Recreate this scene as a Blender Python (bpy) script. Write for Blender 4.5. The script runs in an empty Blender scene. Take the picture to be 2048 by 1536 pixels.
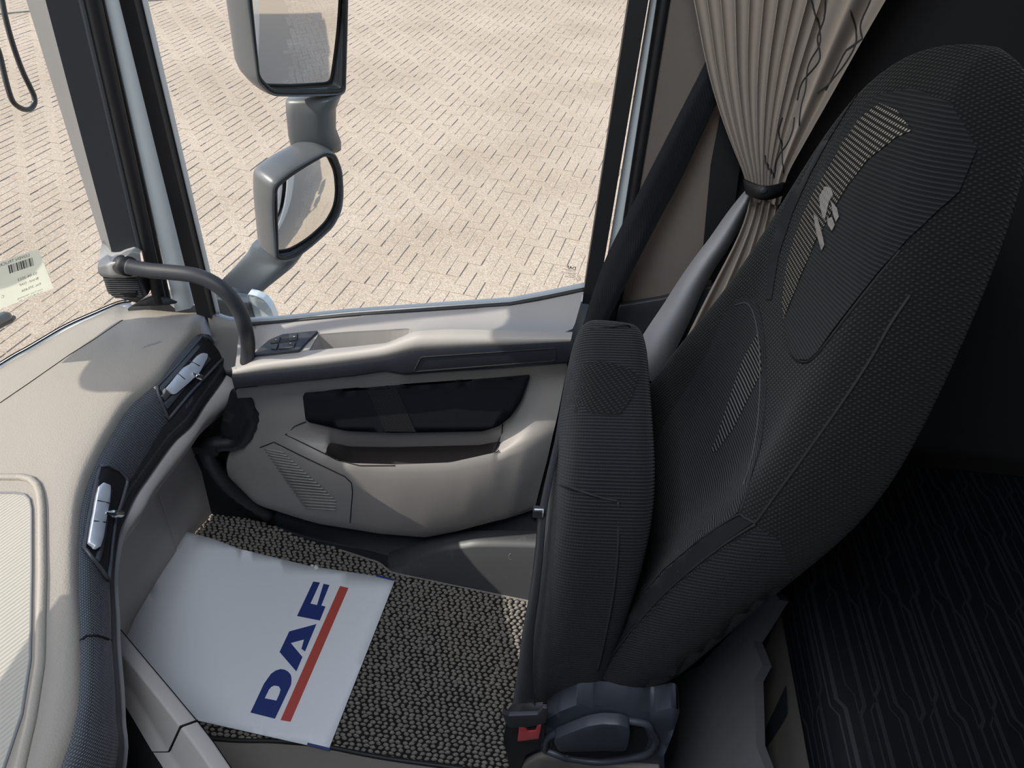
import bpy, bmesh, math, random
from mathutils import Vector, Matrix
from mathutils.bvhtree import BVHTree
from mathutils.geometry import delaunay_2d_cdt
random.seed(7)
SC = bpy.context.scene
COL = SC.collection
R = math.radians

# ------------------------------------------------------------------ camera
F, PIT, ROLL, YAW = 1445.0, R(41.0), R(2.6), R(5.0)
CAM = Vector((0, 0, 1.45))
_h = Vector((-math.sin(YAW), math.cos(YAW), 0))
_r = Vector((math.cos(YAW), math.sin(YAW), 0))
_u = Vector((0, 0, 1))
FW = _h * math.cos(PIT) - _u * math.sin(PIT)
DN = -_h * math.sin(PIT) - _u * math.cos(PIT)
EX = _r * math.cos(ROLL) - DN * math.sin(ROLL)
EY = _r * math.sin(ROLL) + DN * math.cos(ROLL)
cam = bpy.data.cameras.new('camera')
cam.sensor_width = 36
cam.lens = F / 2048 * 36
cam.clip_start = 0.02
cam.clip_end = 300
camo = bpy.data.objects.new('camera', cam)
COL.objects.link(camo)
camo.matrix_world = Matrix(((EX.x, -EY.x, -FW.x, CAM.x), (EX.y, -EY.y, -FW.y, CAM.y), (EX.z, -EY.z, -FW.z, CAM.z), (0, 0, 0, 1)))
SC.camera = camo

# ------------------------------------------------------------------ sky, sun, exposure
SUN = Vector((-1.0, -0.32, 0.95)).normalized()
w = bpy.data.worlds.new('sky')
SC.world = w
w.use_nodes = True
nt = w.node_tree
nt.nodes.clear()
out = nt.nodes.new('ShaderNodeOutputWorld')
bg = nt.nodes.new('ShaderNodeBackground')
sky = nt.nodes.new('ShaderNodeTexSky')
sky.sky_type = 'NISHITA'
sky.sun_disc = False
sky.sun_elevation = math.asin(SUN.z)
sky.sun_rotation = math.atan2(SUN.x, SUN.y)
sky.air_density = 1.0
sky.dust_density = 2.0
bg.inputs['Strength'].default_value = 0.30
nt.links.new(sky.outputs[0], bg.inputs['Color'])
nt.links.new(bg.outputs[0], out.inputs['Surface'])
sl = bpy.data.lights.new('sun', 'SUN')
sl.energy = 4.8
sl.color = (1.0, 0.93, 0.82)
sl.angle = R(0.53)
slo = bpy.data.objects.new('sun', sl)
COL.objects.link(slo)
slo.rotation_euler = SUN.to_track_quat('Z', 'Y').to_euler()
slo.location = SUN * 20
# unseen fill light added to brighten the cab (made-up fixture built below)
FILL_POS = Vector((-0.20, 0.09, 1.845))
al_ = bpy.data.lights.new('fill_lamp_light', 'AREA')
al_.shape = 'RECTANGLE'
al_.size = 0.36
al_.size_y = 0.70
al_.energy = 14
al_.color = (0.86, 0.93, 1.0)
alo = bpy.data.objects.new('fill_lamp_light', al_)
COL.objects.link(alo)
alo.location = FILL_POS + Vector((0, 0, -0.012))
vs = SC.view_settings
SC.display_settings.display_device = 'sRGB'
vs.view_transform = 'Standard'
vs.look = 'None'
vs.exposure = 0.0
vs.gamma = 1.0
vs.use_curve_mapping = False


# ------------------------------------------------------------------ pixel to point on a plane
def ray(p):
    return FW + EX * ((p[0] - 1024) / F) + EY * ((p[1] - 768) / F)


def at(p, X=None, Y=None, Z=None):
    d = ray(p)
    if X is not None:
        return CAM + d * ((X - CAM.x) / d.x)
    if Y is not None:
        return CAM + d * ((Y - CAM.y) / d.y)
    return CAM + d * ((Z - CAM.z) / d.z)


def hit(p, bvh, lift=0.0):
    d = ray(p).normalized()
    loc, nrm, i, dist = bvh.ray_cast(CAM, d)
    if loc is None:
        loc, nrm, i, dist = bvh.find_nearest(CAM + d * 1.2)
    if nrm.dot(d) > 0:
        nrm = -nrm
    return loc + nrm * lift


def project(p):
    q = Vector(p) - CAM
    z = q.dot(FW)
    return 1024 + F * q.dot(EX) / z, 768 + F * q.dot(EY) / z, z


# ------------------------------------------------------------------ materials
def srgb(r, g, b):
    return tuple(((c / 255) / 12.92 if c / 255 <= 0.04045 else ((c / 255 + 0.055) / 1.055) ** 2.4) for c in (r, g, b)) + (1,)


def mat(name, col, rough=0.6, metal=0.0, spec=0.5, bump=None, vary=None, coat=0.0, sheen=0.0):
    """bump / vary: list of (kind, scale, amount[, colour2]) ; kinds noise, rib(dir), weave, voronoi"""
    m = bpy.data.materials.new(name)
    m.use_nodes = True
    n = m.node_tree
    b = n.nodes['Principled BSDF']
    if len(col) == 3:
        col = tuple(col) + (1,)
    b.inputs['Base Color'].default_value = col
    b.inputs['Roughness'].default_value = rough
    b.inputs['Metallic'].default_value = metal
    b.inputs['Specular IOR Level'].default_value = spec
    b.inputs['Coat Weight'].default_value = coat
    b.inputs['Sheen Weight'].default_value = sheen
    tc = n.nodes.new('ShaderNodeTexCoord')

    def tex(kind, scale):
        if kind == 'noise':
            t = n.nodes.new('ShaderNodeTexNoise')
            t.inputs['Scale'].default_value = scale
            t.inputs['Detail'].default_value = 3
            n.links.new(tc.outputs['Object'], t.inputs['Vector'])
            return t.outputs['Fac']
        if kind == 'voronoi':
            t = n.nodes.new('ShaderNodeTexVoronoi')
            t.inputs['Scale'].default_value = scale
            n.links.new(tc.outputs['Object'], t.inputs['Vector'])
            return t.outputs['Distance']
        src = tc.outputs['UV'] if kind.startswith('uv') else tc.outputs['Object']
        dirs = kind.split(':')[1].split('|')
        res = None
        for dd in dirs:
            v = Vector([float(c) for c in dd.split(',')])
            dot = n.nodes.new('ShaderNodeVectorMath')
            dot.operation = 'DOT_PRODUCT'
            n.links.new(src, dot.inputs[0])
            dot.inputs[1].default_value = v * scale * 2 * math.pi
            s = n.nodes.new('ShaderNodeMath')
            s.operation = 'SINE'
            n.links.new(dot.outputs['Value'], s.inputs[0])
            a = n.nodes.new('ShaderNodeMath')
            a.operation = 'MULTIPLY_ADD'
            n.links.new(s.outputs[0], a.inputs[0])
            a.inputs[1].default_value = 0.5
            a.inputs[2].default_value = 0.5
            if res is None:
                res = a.outputs[0]
            else:
                mm = n.nodes.new('ShaderNodeMath')
                mm.operation = 'MULTIPLY'
                n.links.new(res, mm.inputs[0])
                n.links.new(a.outputs[0], mm.inputs[1])
                res = mm.outputs[0]
        return res
    cur = None
    for v in (vary or []):
        f = tex(v[0], v[1])
        mx = n.nodes.new('ShaderNodeMix')
        mx.data_type = 'RGBA'
        k = n.nodes.new('ShaderNodeMapRange')
        lo, hi = v[2]
        k.inputs[1].default_value = lo
        k.inputs[2].default_value = hi
        n.links.new(f, k.inputs[0])
        n.links.new(k.outputs[0], mx.inputs[0])
        if cur is None:
            mx.inputs[6].default_value = col
        else:
            n.links.new(cur, mx.inputs[6])
        c2 = v[3]
        mx.inputs[7].default_value = tuple(c2)[:3] + (1,)
        cur = mx.outputs[2]
    if cur is not None:
        n.links.new(cur, b.inputs['Base Color'])
    nrm = None
    for bb in (bump or []):
        f = tex(bb[0], bb[1])
        bp = n.nodes.new('ShaderNodeBump')
        bp.inputs['Strength'].default_value = bb[2]
        bp.inputs['Distance'].default_value = bb[3] if len(bb) > 3 else 0.001
        n.links.new(f, bp.inputs['Height'])
        if nrm is not None:
            n.links.new(nrm, bp.inputs['Normal'])
        nrm = bp.outputs[0]
    if nrm is not None:
        n.links.new(nrm, b.inputs['Normal'])
    return m


def glass_mat(name, tint=(0.97, 0.99, 0.98), refl=0.06):
    m = bpy.data.materials.new(name)
    m.use_nodes = True
    n = m.node_tree
    n.nodes.clear()
    o = n.nodes.new('ShaderNodeOutputMaterial')
    t = n.nodes.new('ShaderNodeBsdfTransparent')
    t.inputs[0].default_value = tint + (1,)
    g = n.nodes.new('ShaderNodeBsdfGlossy')
    g.inputs['Roughness'].default_value = 0.0
    fr = n.nodes.new('ShaderNodeFresnel')
    fr.inputs['IOR'].default_value = 1.22
    mx = n.nodes.new('ShaderNodeMixShader')
    n.links.new(fr.outputs[0], mx.inputs[0])
    n.links.new(t.outputs[0], mx.inputs[1])
    n.links.new(g.outputs[0], mx.inputs[2])
    n.links.new(mx.outputs[0], o.inputs['Surface'])
    return m


BEIGE = (0.50, 0.47, 0.46)  # same plastic as the door, missing light put into its colour
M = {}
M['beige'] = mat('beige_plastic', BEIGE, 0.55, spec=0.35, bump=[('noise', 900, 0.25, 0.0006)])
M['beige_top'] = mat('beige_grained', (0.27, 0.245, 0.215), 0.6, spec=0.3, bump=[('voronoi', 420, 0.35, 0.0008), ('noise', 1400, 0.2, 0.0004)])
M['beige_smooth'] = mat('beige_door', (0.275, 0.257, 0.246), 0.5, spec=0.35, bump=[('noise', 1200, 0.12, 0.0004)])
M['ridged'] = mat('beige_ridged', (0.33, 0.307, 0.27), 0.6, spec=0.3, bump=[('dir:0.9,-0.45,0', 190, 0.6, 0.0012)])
M['char'] = mat('charcoal_plastic', (0.030, 0.032, 0.038), 0.5, spec=0.35, bump=[('noise', 1500, 0.15, 0.0004)])
M['black'] = mat('black_rubber', (0.012, 0.012, 0.014), 0.55, spec=0.4)
M['carbon'] = mat('carbon_weave', (0.055, 0.058, 0.068), 0.42, spec=0.5,
                  bump=[('uv:1,0.6,0|1,-0.6,0', 230, 0.9, 0.0012)],
                  vary=[('uv:1,0.6,0|1,-0.6,0', 230, (0.2, 0.9), (0.20, 0.21, 0.235))])
M['strip'] = mat('navy_black_trim', (0.016, 0.018, 0.026), 0.5, spec=0.35, bump=[('noise', 1600, 0.15, 0.0004)])
M['fabric_door'] = mat('door_fabric', (0.010, 0.011, 0.015), 0.95, spec=0.1, bump=[('dir:1,0,1|1,0,-1', 300, 0.4, 0.0006)])
M['fabric_door_b'] = mat('door_fabric_dotted', (0.012, 0.012, 0.014), 0.95, spec=0.1,
                         vary=[('dir:1,0,1|1,0,-1', 170, (0.3, 0.9), (0.035, 0.034, 0.033))])
M['pillar'] = mat('pillar_grey', (0.165, 0.165, 0.17), 0.6, spec=0.25, bump=[('noise', 900, 0.12, 0.0004)])
M['white_body'] = mat('white_paint', (0.76, 0.80, 0.81), 0.25, spec=0.5, coat=0.4)
M['mirror_shell'] = mat('grey_mirror_shell', (0.085, 0.092, 0.10), 0.36, spec=0.5,
                        vary=[('noise', 160, (0.70, 0.82), (0.17, 0.17, 0.165))])
M['mirror'] = mat('mirror_glass', (0.88, 0.88, 0.86), 0.015, metal=1.0)
M['chrome'] = mat('satin_silver', (0.62, 0.65, 0.72), 0.35, metal=0.25)
M['chrome_b'] = mat('bright_chrome', (0.75, 0.75, 0.73), 0.12, metal=1.0)
M['belt'] = mat('belt_webbing', (0.006, 0.0066, 0.0095), 0.7, spec=0.25, bump=[('dir:0.7,-0.7,0.3', 420, 0.35, 0.0006)], sheen=0.05)
M['red'] = mat('red_button', (0.62, 0.075, 0.085), 0.4, spec=0.4)
M['fab_rib'] = mat('seat_rib_fabric', (0.0085, 0.0088, 0.0098), 0.95, spec=0.08, sheen=0.06,
                   bump=[('dir:0.05,0.25,0.95', 260, 0.7, 0.0014)],
                   vary=[('dir:0.05,0.25,0.95', 260, (0.5, 1.0), (0.022, 0.022, 0.0235))])
M['fab_rib2'] = mat('squab_rib_fabric', (0.0085, 0.009, 0.011), 0.95, spec=0.08, sheen=0.06,
                    bump=[('dir:-0.08,0.7,0.7', 250, 0.7, 0.0014), ('dir:1,0,0', 330, 0.3, 0.0006)],
                    vary=[('dir:-0.08,0.7,0.7', 250, (0.45, 1.0), (0.024, 0.0255, 0.029))])
M['fab_weave'] = mat('seat_weave_fabric', (0.0085, 0.0083, 0.0085), 0.95, spec=0.08, sheen=0.06,
                     bump=[('dir:0.5,0.3,0.8|-0.5,0.75,0.45', 240, 0.7, 0.0014)],
                     vary=[('dir:0.5,0.3,0.8|-0.5,0.75,0.45', 240, (0.3, 1.0), (0.028, 0.027, 0.0265))])
M['fab_mesh'] = mat('seat_mesh_fabric', (0.016, 0.015, 0.014), 0.9, spec=0.1,
                    bump=[('dir:0.2,1,0|0,0.15,1', 215, 0.6, 0.001)],
                    vary=[('dir:0.2,1,0|0,0.15,1', 215, (0.25, 0.75), (0.30, 0.275, 0.24))])
M['fab_line'] = mat('seat_lined_fabric', (0.010, 0.010, 0.011), 0.9, spec=0.1,
                    vary=[('dir:0.05,0.2,0.95', 190, (0.55, 0.9), (0.15, 0.145, 0.135))])
M['fab_plain'] = mat('seat_plain_fabric', (0.011, 0.0115, 0.0135), 0.95, spec=0.08, sheen=0.05, bump=[('noise', 1800, 0.3, 0.0006)])
M['emblem'] = mat('grey_emblem', (0.23, 0.215, 0.20), 0.8, spec=0.2, bump=[('dir:0.2,1,0|0,0.15,1', 165, 0.6, 0.001)])
M['seam'] = mat('black_thread', (0.006, 0.006, 0.007), 0.8)
M['thread'] = mat('grey_thread', (0.055, 0.055, 0.058), 0.8)
M['curtain'] = mat('taupe_curtain', (0.33, 0.275, 0.235), 0.9, spec=0.1, sheen=0.15, bump=[('noise', 1500, 0.15, 0.0003)])
M['curtain_line'] = mat('curtain_print', (0.035, 0.03, 0.028), 0.9)
M['curtain_grey'] = mat('grey_lining', (0.30, 0.30, 0.32), 0.75, spec=0.2)
M['paper'] = mat('coated_paper', (0.78, 0.80, 0.86), 0.42, spec=0.4)
M['blue'] = mat('print_blue', (0.018, 0.038, 0.185), 0.45)
M['redprint'] = mat('print_red', (0.48, 0.075, 0.06), 0.45)
M['pale'] = mat('cream_sticker', (0.70, 0.71, 0.60), 0.6)
M['ink'] = mat('grey_ink', (0.05, 0.055, 0.06), 0.7)
M['ink_dark'] = mat('dark_ink', (0.03, 0.03, 0.03), 0.7)
M['carpet'] = mat('dark_carpet', (0.016, 0.015, 0.014), 0.95, spec=0.1, bump=[('noise', 700, 0.8, 0.002)])
M['nub'] = mat('carpet_nub', (0.15, 0.137, 0.124), 0.95, spec=0.1, vary=[('noise', 500, (0.4, 0.65), (0.28, 0.26, 0.24))])
M['floor'] = mat('dark_floor', (0.013, 0.014, 0.018), 0.6, spec=0.3, bump=[('noise', 800, 0.3, 0.0006)])
M['step'] = mat('step_plastic', (0.048, 0.049, 0.054), 0.4, spec=0.4, bump=[('noise', 900, 0.25, 0.0006)],
                vary=[('noise', 45, (0.62, 0.75), (0.075, 0.075, 0.08))])
M['lining'] = mat('brown_lining', (0.17, 0.145, 0.13), 0.9, spec=0.1, bump=[('noise', 900, 0.3, 0.0006)])
M['dark_wall'] = mat('dark_lining', (0.035, 0.034, 0.036), 0.9, spec=0.1)
M['base'] = mat('grey_carpet_panel', (0.13, 0.13, 0.135), 0.9, spec=0.1, bump=[('noise', 1100, 0.5, 0.001)])
M['base_b'] = mat('beige_grey_panel', (0.17, 0.155, 0.14), 0.6, spec=0.25)
M['mattress'] = mat('mattress_cover', (0.004, 0.005, 0.008), 0.7, spec=0.2, bump=[('noise', 900, 0.3, 0.0006)])
M['mat_line'] = mat('mattress_line', (0.016, 0.018, 0.023), 0.55, spec=0.3)
M['frame_light'] = mat('grey_alu', (0.55, 0.56, 0.57), 0.35, spec=0.5)
M['steel_dark'] = mat('dark_tube', (0.02, 0.02, 0.022), 0.35, spec=0.5)
M['pocket_trough'] = mat('pocket_trough', (0.035, 0.030, 0.030), 0.8, spec=0.15)
M['char_skylit'] = mat('skylit_charcoal', (0.042, 0.048, 0.062), 0.45, spec=0.45, bump=[('noise', 1500, 0.12, 0.0004)])  # charcoal plastic with blue light from the sky put into its colour
M['blade'] = mat('vent_blade_grey', (0.06, 0.064, 0.075), 0.45, spec=0.4)
M['glass'] = glass_mat('window_glass')


M['bracket'] = mat('sunlit_grey_plastic', (0.30, 0.30, 0.30), 0.55, spec=0.3, bump=[('noise', 900, 0.12, 0.0004)])  # pillar grey lightened, sunlight on the bracket put into its colour
_n = M['pale'].node_tree
_tr = _n.nodes.new('ShaderNodeBsdfTranslucent')
_tr.inputs[0].default_value = (0.86, 0.86, 0.74, 1)
_mx = _n.nodes.new('ShaderNodeMixShader')
_mx.inputs[0].default_value = 0.36
_n.links.new(_n.nodes['Principled BSDF'].outputs[0], _mx.inputs[1])
_n.links.new(_tr.outputs[0], _mx.inputs[2])
_n.links.new(_mx.outputs[0], _n.nodes['Material Output'].inputs['Surface'])


def brick_mat():
    m = mat('paver', (0.53, 0.455, 0.37), 0.92, spec=0.15,
            bump=[('noise', 140, 0.5, 0.004)])
    n = m.node_tree
    b = n.nodes['Principled BSDF']
    g = n.nodes.new('ShaderNodeNewGeometry')
    a = n.nodes.new('ShaderNodeTexNoise'); a.inputs['Scale'].default_value = 105; a.inputs['Detail'].default_value = 2
    c = n.nodes.new('ShaderNodeTexNoise'); c.inputs['Scale'].default_value = 0.9; c.inputs['Detail'].default_value = 4
    n.links.new(g.outputs['Position'], a.inputs['Vector'])
    n.links.new(g.outputs['Position'], c.inputs['Vector'])
    r1 = n.nodes.new('ShaderNodeValToRGB')
    r1.color_ramp.elements[0].position = 0.33; r1.color_ramp.elements[0].color = (0.31, 0.25, 0.188, 1)
    r1.color_ramp.elements[1].position = 0.68; r1.color_ramp.elements[1].color = (0.55, 0.465, 0.37, 1)
    n.links.new(a.outputs['Fac'], r1.inputs[0])
    mx = n.nodes.new('ShaderNodeMix'); mx.data_type = 'RGBA'; mx.blend_type = 'MULTIPLY'
    mx.inputs[0].default_value = 1.0
    r2 = n.nodes.new('ShaderNodeValToRGB')
    r2.color_ramp.elements[0].position = 0.3; r2.color_ramp.elements[0].color = (0.84, 0.82, 0.80, 1)
    r2.color_ramp.elements[1].position = 0.62; r2.color_ramp.elements[1].color = (1, 1, 1, 1)
    n.links.new(c.outputs['Fac'], r2.inputs[0])
    n.links.new(r1.outputs[0], mx.inputs[6])
    n.links.new(r2.outputs[0], mx.inputs[7])
    n.links.new(mx.outputs[2], b.inputs['Base Color'])
    return m


M['brick'] = brick_mat()
M['sand'] = mat('joint_sand', (0.36, 0.295, 0.225), 0.95, spec=0.1)
M['grime'] = mat('grey_concrete_band', (0.36, 0.31, 0.255), 0.9, spec=0.1)


# ------------------------------------------------------------------ object helpers
def link(name, me, m, parent=None, smooth=True, kind=None, label=None):
    o = bpy.data.objects.new(name, me)
    COL.objects.link(o)
    if m is not None and not me.materials:
        me.materials.append(M[m] if isinstance(m, str) else m)
    if smooth:
        me.shade_smooth()
    if parent is not None:
        o.parent = parent
        pw = parent.location.copy()
        q = parent.parent
        while q is not None:
            pw += q.location
            q = q.parent
        o.location = -pw
    if kind:
        o['kind'] = kind
    if label:
        o['label'] = label
    return o


def thing(name, loc, label, cat, group=None):
    o = bpy.data.objects.new(name, None)
    o.empty_display_size = 0.05
    COL.objects.link(o)
    o.location = loc
    o['label'] = label
    o['category'] = cat
    if group:
        o['group'] = group
    return o


def tag(o, label, cat, group=None):
    o['label'] = label
    o['category'] = cat
    if group:
        o['group'] = group
    return o


def mesh(vs, fs, uv=None):
    me = bpy.data.meshes.new('mesh')
    me.from_pydata([tuple(v) for v in vs], [], fs)
    me.update()
    if uv:
        l = me.uv_layers.new(name='UVMap')
        for lp in me.loops:
            l.data[lp.index].uv = uv[lp.vertex_index]
    return me


def clean(me):
    bm = bmesh.new(); bm.from_mesh(me)
    bmesh.ops.remove_doubles(bm, verts=bm.verts, dist=1e-5)
    bmesh.ops.recalc_face_normals(bm, faces=bm.faces)
    bm.to_mesh(me); bm.free()
    return me


def mods(o, bevel=0, seg=2, sub=0, solid=0, off=-1, angle=35):
    if solid:
        s = o.modifiers.new('s', 'SOLIDIFY'); s.thickness = solid; s.offset = off
    if bevel:
        b = o.modifiers.new('b', 'BEVEL'); b.width = bevel; b.segments = seg; b.limit_method = 'ANGLE'; b.angle_limit = R(angle)
    if sub:
        s = o.modifiers.new('u', 'SUBSURF'); s.levels = sub; s.render_levels = sub
    return o


def resample(pts, n):
    pts = [Vector(p) for p in pts]
    d = [0]
    for a, b in zip(pts, pts[1:]):
        d.append(d[-1] + (b - a).length)
    res = []
    for i in range(n):
        t = d[-1] * i / (n - 1)
        k = 0
        while k < len(d) - 2 and d[k + 1] < t:
            k += 1
        f = (t - d[k]) / max(1e-9, d[k + 1] - d[k])
        res.append(pts[k].lerp(pts[k + 1], min(1, max(0, f))))
    return res


def smooth_line(pts, n):
    """Catmull-Rom through pts"""
    pts = [Vector(p) for p in pts]
    P = [pts[0] * 2 - pts[1]] + pts + [pts[-1] * 2 - pts[-2]]
    res = []
    m = len(pts) - 1
    for i in range(n):
        t = m * i / (n - 1)
        k = min(int(t), m - 1)
        f = t - k
        a, b, c, d = P[k], P[k + 1], P[k + 2], P[k + 3]
        res.append(0.5 * ((2 * b) + (c - a) * f + (2 * a - 5 * b + 4 * c - d) * f * f + (3 * b - a - 3 * c + d) * f ** 3))
    return res


def loft(rows, closed=False, caps=False, uvs=None):
    vs = [v for r in rows for v in r]
    n = len(rows[0])
    fs = []
    for i in range(len(rows) - 1):
        for j in range(n if closed else n - 1):
            k = (j + 1) % n
            fs.append((i * n + j, i * n + k, (i + 1) * n + k, (i + 1) * n + j))
    if caps:
        fs.append(tuple(range(n))[::-1])
        fs.append(tuple((len(rows) - 1) * n + j for j in range(n)))
    uv = None
    if uvs:
        uv = []
        dv = 0
        for i, r in enumerate(rows):
            du = 0
            for j, v in enumerate(r):
                if j:
                    du += (v - r[j - 1]).length
                uv.append((du, i and sum(((rows[k + 1][j] - rows[k][j]).length for k in range(i))) or 0))
    return mesh(vs, fs, uv)


def bvh_of(me):
    bm = bmesh.new(); bm.from_mesh(me)
    bmesh.ops.triangulate(bm, faces=bm.faces)
    t = BVHTree.FromBMesh(bm)
    bm.free()
    return t


def inside(p, poly):
    x, y = p[0], p[1]
    c = False
    j = len(poly) - 1
    for i in range(len(poly)):
        xi, yi = poly[i][0], poly[i][1]
        xj, yj = poly[j][0], poly[j][1]
        if (yi > y) != (yj > y) and x < (xj - xi) * (y - yi) / (yj - yi) + xi:
            c = not c
        j = i
    return c


def dens(poly, step, closed=True):
    res = []
    n = len(poly)
    for i in range(n if closed else n - 1):
        a, b = Vector(poly[i][:2]), Vector(poly[(i + 1) % n][:2])
        k = max(1, int((b - a).length / step))
        for q in range(k):
            res.append(a.lerp(b, q / k))
    if not closed:
        res.append(Vector(poly[-1][:2]))
    return res


def roundpoly(poly, rad, seg=4):
    res = []
    n = len(poly)
    for i in range(n):
        p, a, b = Vector(poly[i]), Vector(poly[i - 1]), Vector(poly[(i + 1) % n])
        da, db = (a - p), (b - p)
        r = min(rad, da.length * 0.45, db.length * 0.45)
        s, e = p + da.normalized() * r, p + db.normalized() * r
        for k in range(seg + 1):
            t = k / seg
            res.append((s * (1 - t) ** 2) + p * 2 * t * (1 - t) + e * t * t)
    return res


def patch(poly, fn, step=30, holes=(), thick=0.0, uvaxes=None):
    """2-D outline triangulated and carried onto a surface by fn(p) -> Vector"""
    pts = dens(poly, step)
    n0 = len(pts)
    edges = [(i, (i + 1) % n0) for i in range(n0)]
    for h in holes:
        hp = dens(h, step)
        k = len(pts)
        pts += hp
        edges += [(k + i, k + (i + 1) % len(hp)) for i in range(len(hp))]
    xs = [p.x for p in pts[:n0]]; ys = [p.y for p in pts[:n0]]
    y = min(ys) + step / 2
    rr = 0
    outl = pts[:n0]
    while y < max(ys):
        x = min(xs) + step / 2 + (step / 2 if rr % 2 else 0)
        while x < max(xs):
            q = Vector((x, y))
            if inside(q, outl) and not any(inside(q, h) for h in holes):
                if min((q - p).length for p in pts[:n0]) > step * 0.4:
                    pts.append(q)
            x += step
        y += step
        rr += 1
    v, e, f, _, _, _ = delaunay_2d_cdt(pts, edges, [], 0, 1e-4)
    keep = []
    for t in f:
        c = sum((v[i] for i in t), Vector((0, 0))) / len(t)
        if inside(c, outl) and not any(inside(c, h) for h in holes):
            keep.append(tuple(t))
    V = [fn(p) for p in v]
    me = mesh(V, keep)
    bm = bmesh.new(); bm.from_mesh(me)
    loose = [q for q in bm.verts if not q.link_faces]
    bmesh.ops.delete(bm, geom=loose, context='VERTS')
    bmesh.ops.recalc_face_normals(bm, faces=bm.faces)
    bm.faces.ensure_lookup_table()
    s = sum((fc.normal.dot(CAM - fc.calc_center_median()) for fc in bm.faces))
    if s < 0:
        bmesh.ops.reverse_faces(bm, faces=bm.faces)
    bm.to_mesh(me); bm.free()
    if uvaxes:
        l = me.uv_layers.new(name='UVMap')
        for lp in me.loops:
            c = me.vertices[lp.vertex_index].co
            l.data[lp.index].uv = (c.dot(uvaxes[0]), c.dot(uvaxes[1]))
    return me


def ppart(name, poly, fn, m, parent, step=30, holes=(), solid=0.0, bevel=0.0, smooth=True, label=None, kind=None):
    o = link(name, patch(poly, fn, step, holes), m, parent, smooth, kind, label)
    if solid:
        mods(o, solid=solid, bevel=bevel, seg=2, angle=50)
    return o


def tube(path, rad, n=10, cap=True, flat=None):
    path = [Vector(p) for p in path]
    rads = rad if isinstance(rad, (list, tuple)) else [rad] * len(path)
    rows = []
    up = None
    for i, p in enumerate(path):
        t = (path[min(i + 1, len(path) - 1)] - path[max(i - 1, 0)]).normalized()
        if up is None:
            up = Vector((0, 0, 1)) if abs(t.z) < 0.9 else Vector((1, 0, 0))
        a = (up - t * up.dot(t)).normalized()
        up = a
        b = t.cross(a)
        rows.append([p + (a * math.cos(2 * math.pi * k / n) + b * math.sin(2 * math.pi * k / n)) * rads[i] for k in range(n)])
    return clean(loft(rows, closed=True, caps=cap))


def box_me(c, s, rot=None):
    bm = bmesh.new()
    bmesh.ops.create_cube(bm, size=1)
    bm.transform(Matrix.Diagonal((s[0], s[1], s[2], 1)))
    if rot is not None:
        bm.transform(rot.to_4x4())
    bm.transform(Matrix.Translation(c))
    me = bpy.data.meshes.new('mesh'); bm.to_mesh(me); bm.free()
    return me


def prism(pts, vec):
    n = len(pts)
    vs = [Vector(p) for p in pts] + [Vector(p) + vec for p in pts]
    fs = [tuple(range(n))[::-1], tuple(range(n, 2 * n))] + [(i, (i + 1) % n, n + (i + 1) % n, n + i) for i in range(n)]
    return clean(mesh(vs, fs))


def text_me(s, size, org, ex, ey, lift=None, bold=0.0):
    cu = bpy.data.curves.new('t', 'FONT')
    cu.body = s
    cu.size = size
    cu.offset = bold
    o = bpy.data.objects.new('t', cu)
    COL.objects.link(o)
    dg = bpy.context.evaluated_depsgraph_get()
    me = bpy.data.meshes.new_from_object(o.evaluated_get(dg))
    bpy.data.objects.remove(o)
    for v in me.vertices:
        x, y = v.co.x, v.co.y
        v.co = org + ex * x + ey * y
        if lift is not None:
            v.co += lift
    me.materials.clear()
    return me


def ribbon(path, wdir, half, thick=0.0015):
    """flat strap along path; wdir a vector or list of width directions"""
    rows = []
    for i, p in enumerate(path):
        wd = (wdir[i] if isinstance(wdir, list) else wdir).normalized() * (half[i] if isinstance(half, list) else half)
        rows.append([p - wd, p - wd * 0.33, p + wd * 0.33, p + wd])
    me = loft(rows)
    return me



# ================================================================== STRUCTURE
# ---- yard: sand bed, herringbone pavers
W = 0.1035
GZ = CAM.z - 28.3 * W
ANG = R(-14.61)


def brick_to_world(x, y):
    c, s = math.cos(ANG), math.sin(ANG)
    gx = -11.077 + c * x - s * y
    gy = 48.9 + s * x + c * y
    p = _r * (gx * W) + _h * (gy * W)
    return p.x, p.y


ground = link('ground', mesh([(-60, -60, GZ - 0.0045), (60, -60, GZ - 0.0045), (60, 60, GZ - 0.0045), (-60, 60, GZ - 0.0045)], [(0, 1, 2, 3)]), 'sand', None, False, 'structure')
ground['label'] = 'beige herringbone paved yard outside the cab'


def brick_mesh_coords(L, B, g=0.025, ch=0.035):
    # in brick units, origin at corner
    a, b = g, g + ch
    return [(a, a, -0.035), (L - a, a, -0.035), (L - a, B - a, -0.035), (a, B - a, -0.035),
            (b, b, 0), (L - b, b, 0), (L - b, B - b, 0), (b, B - b, 0)]


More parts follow.
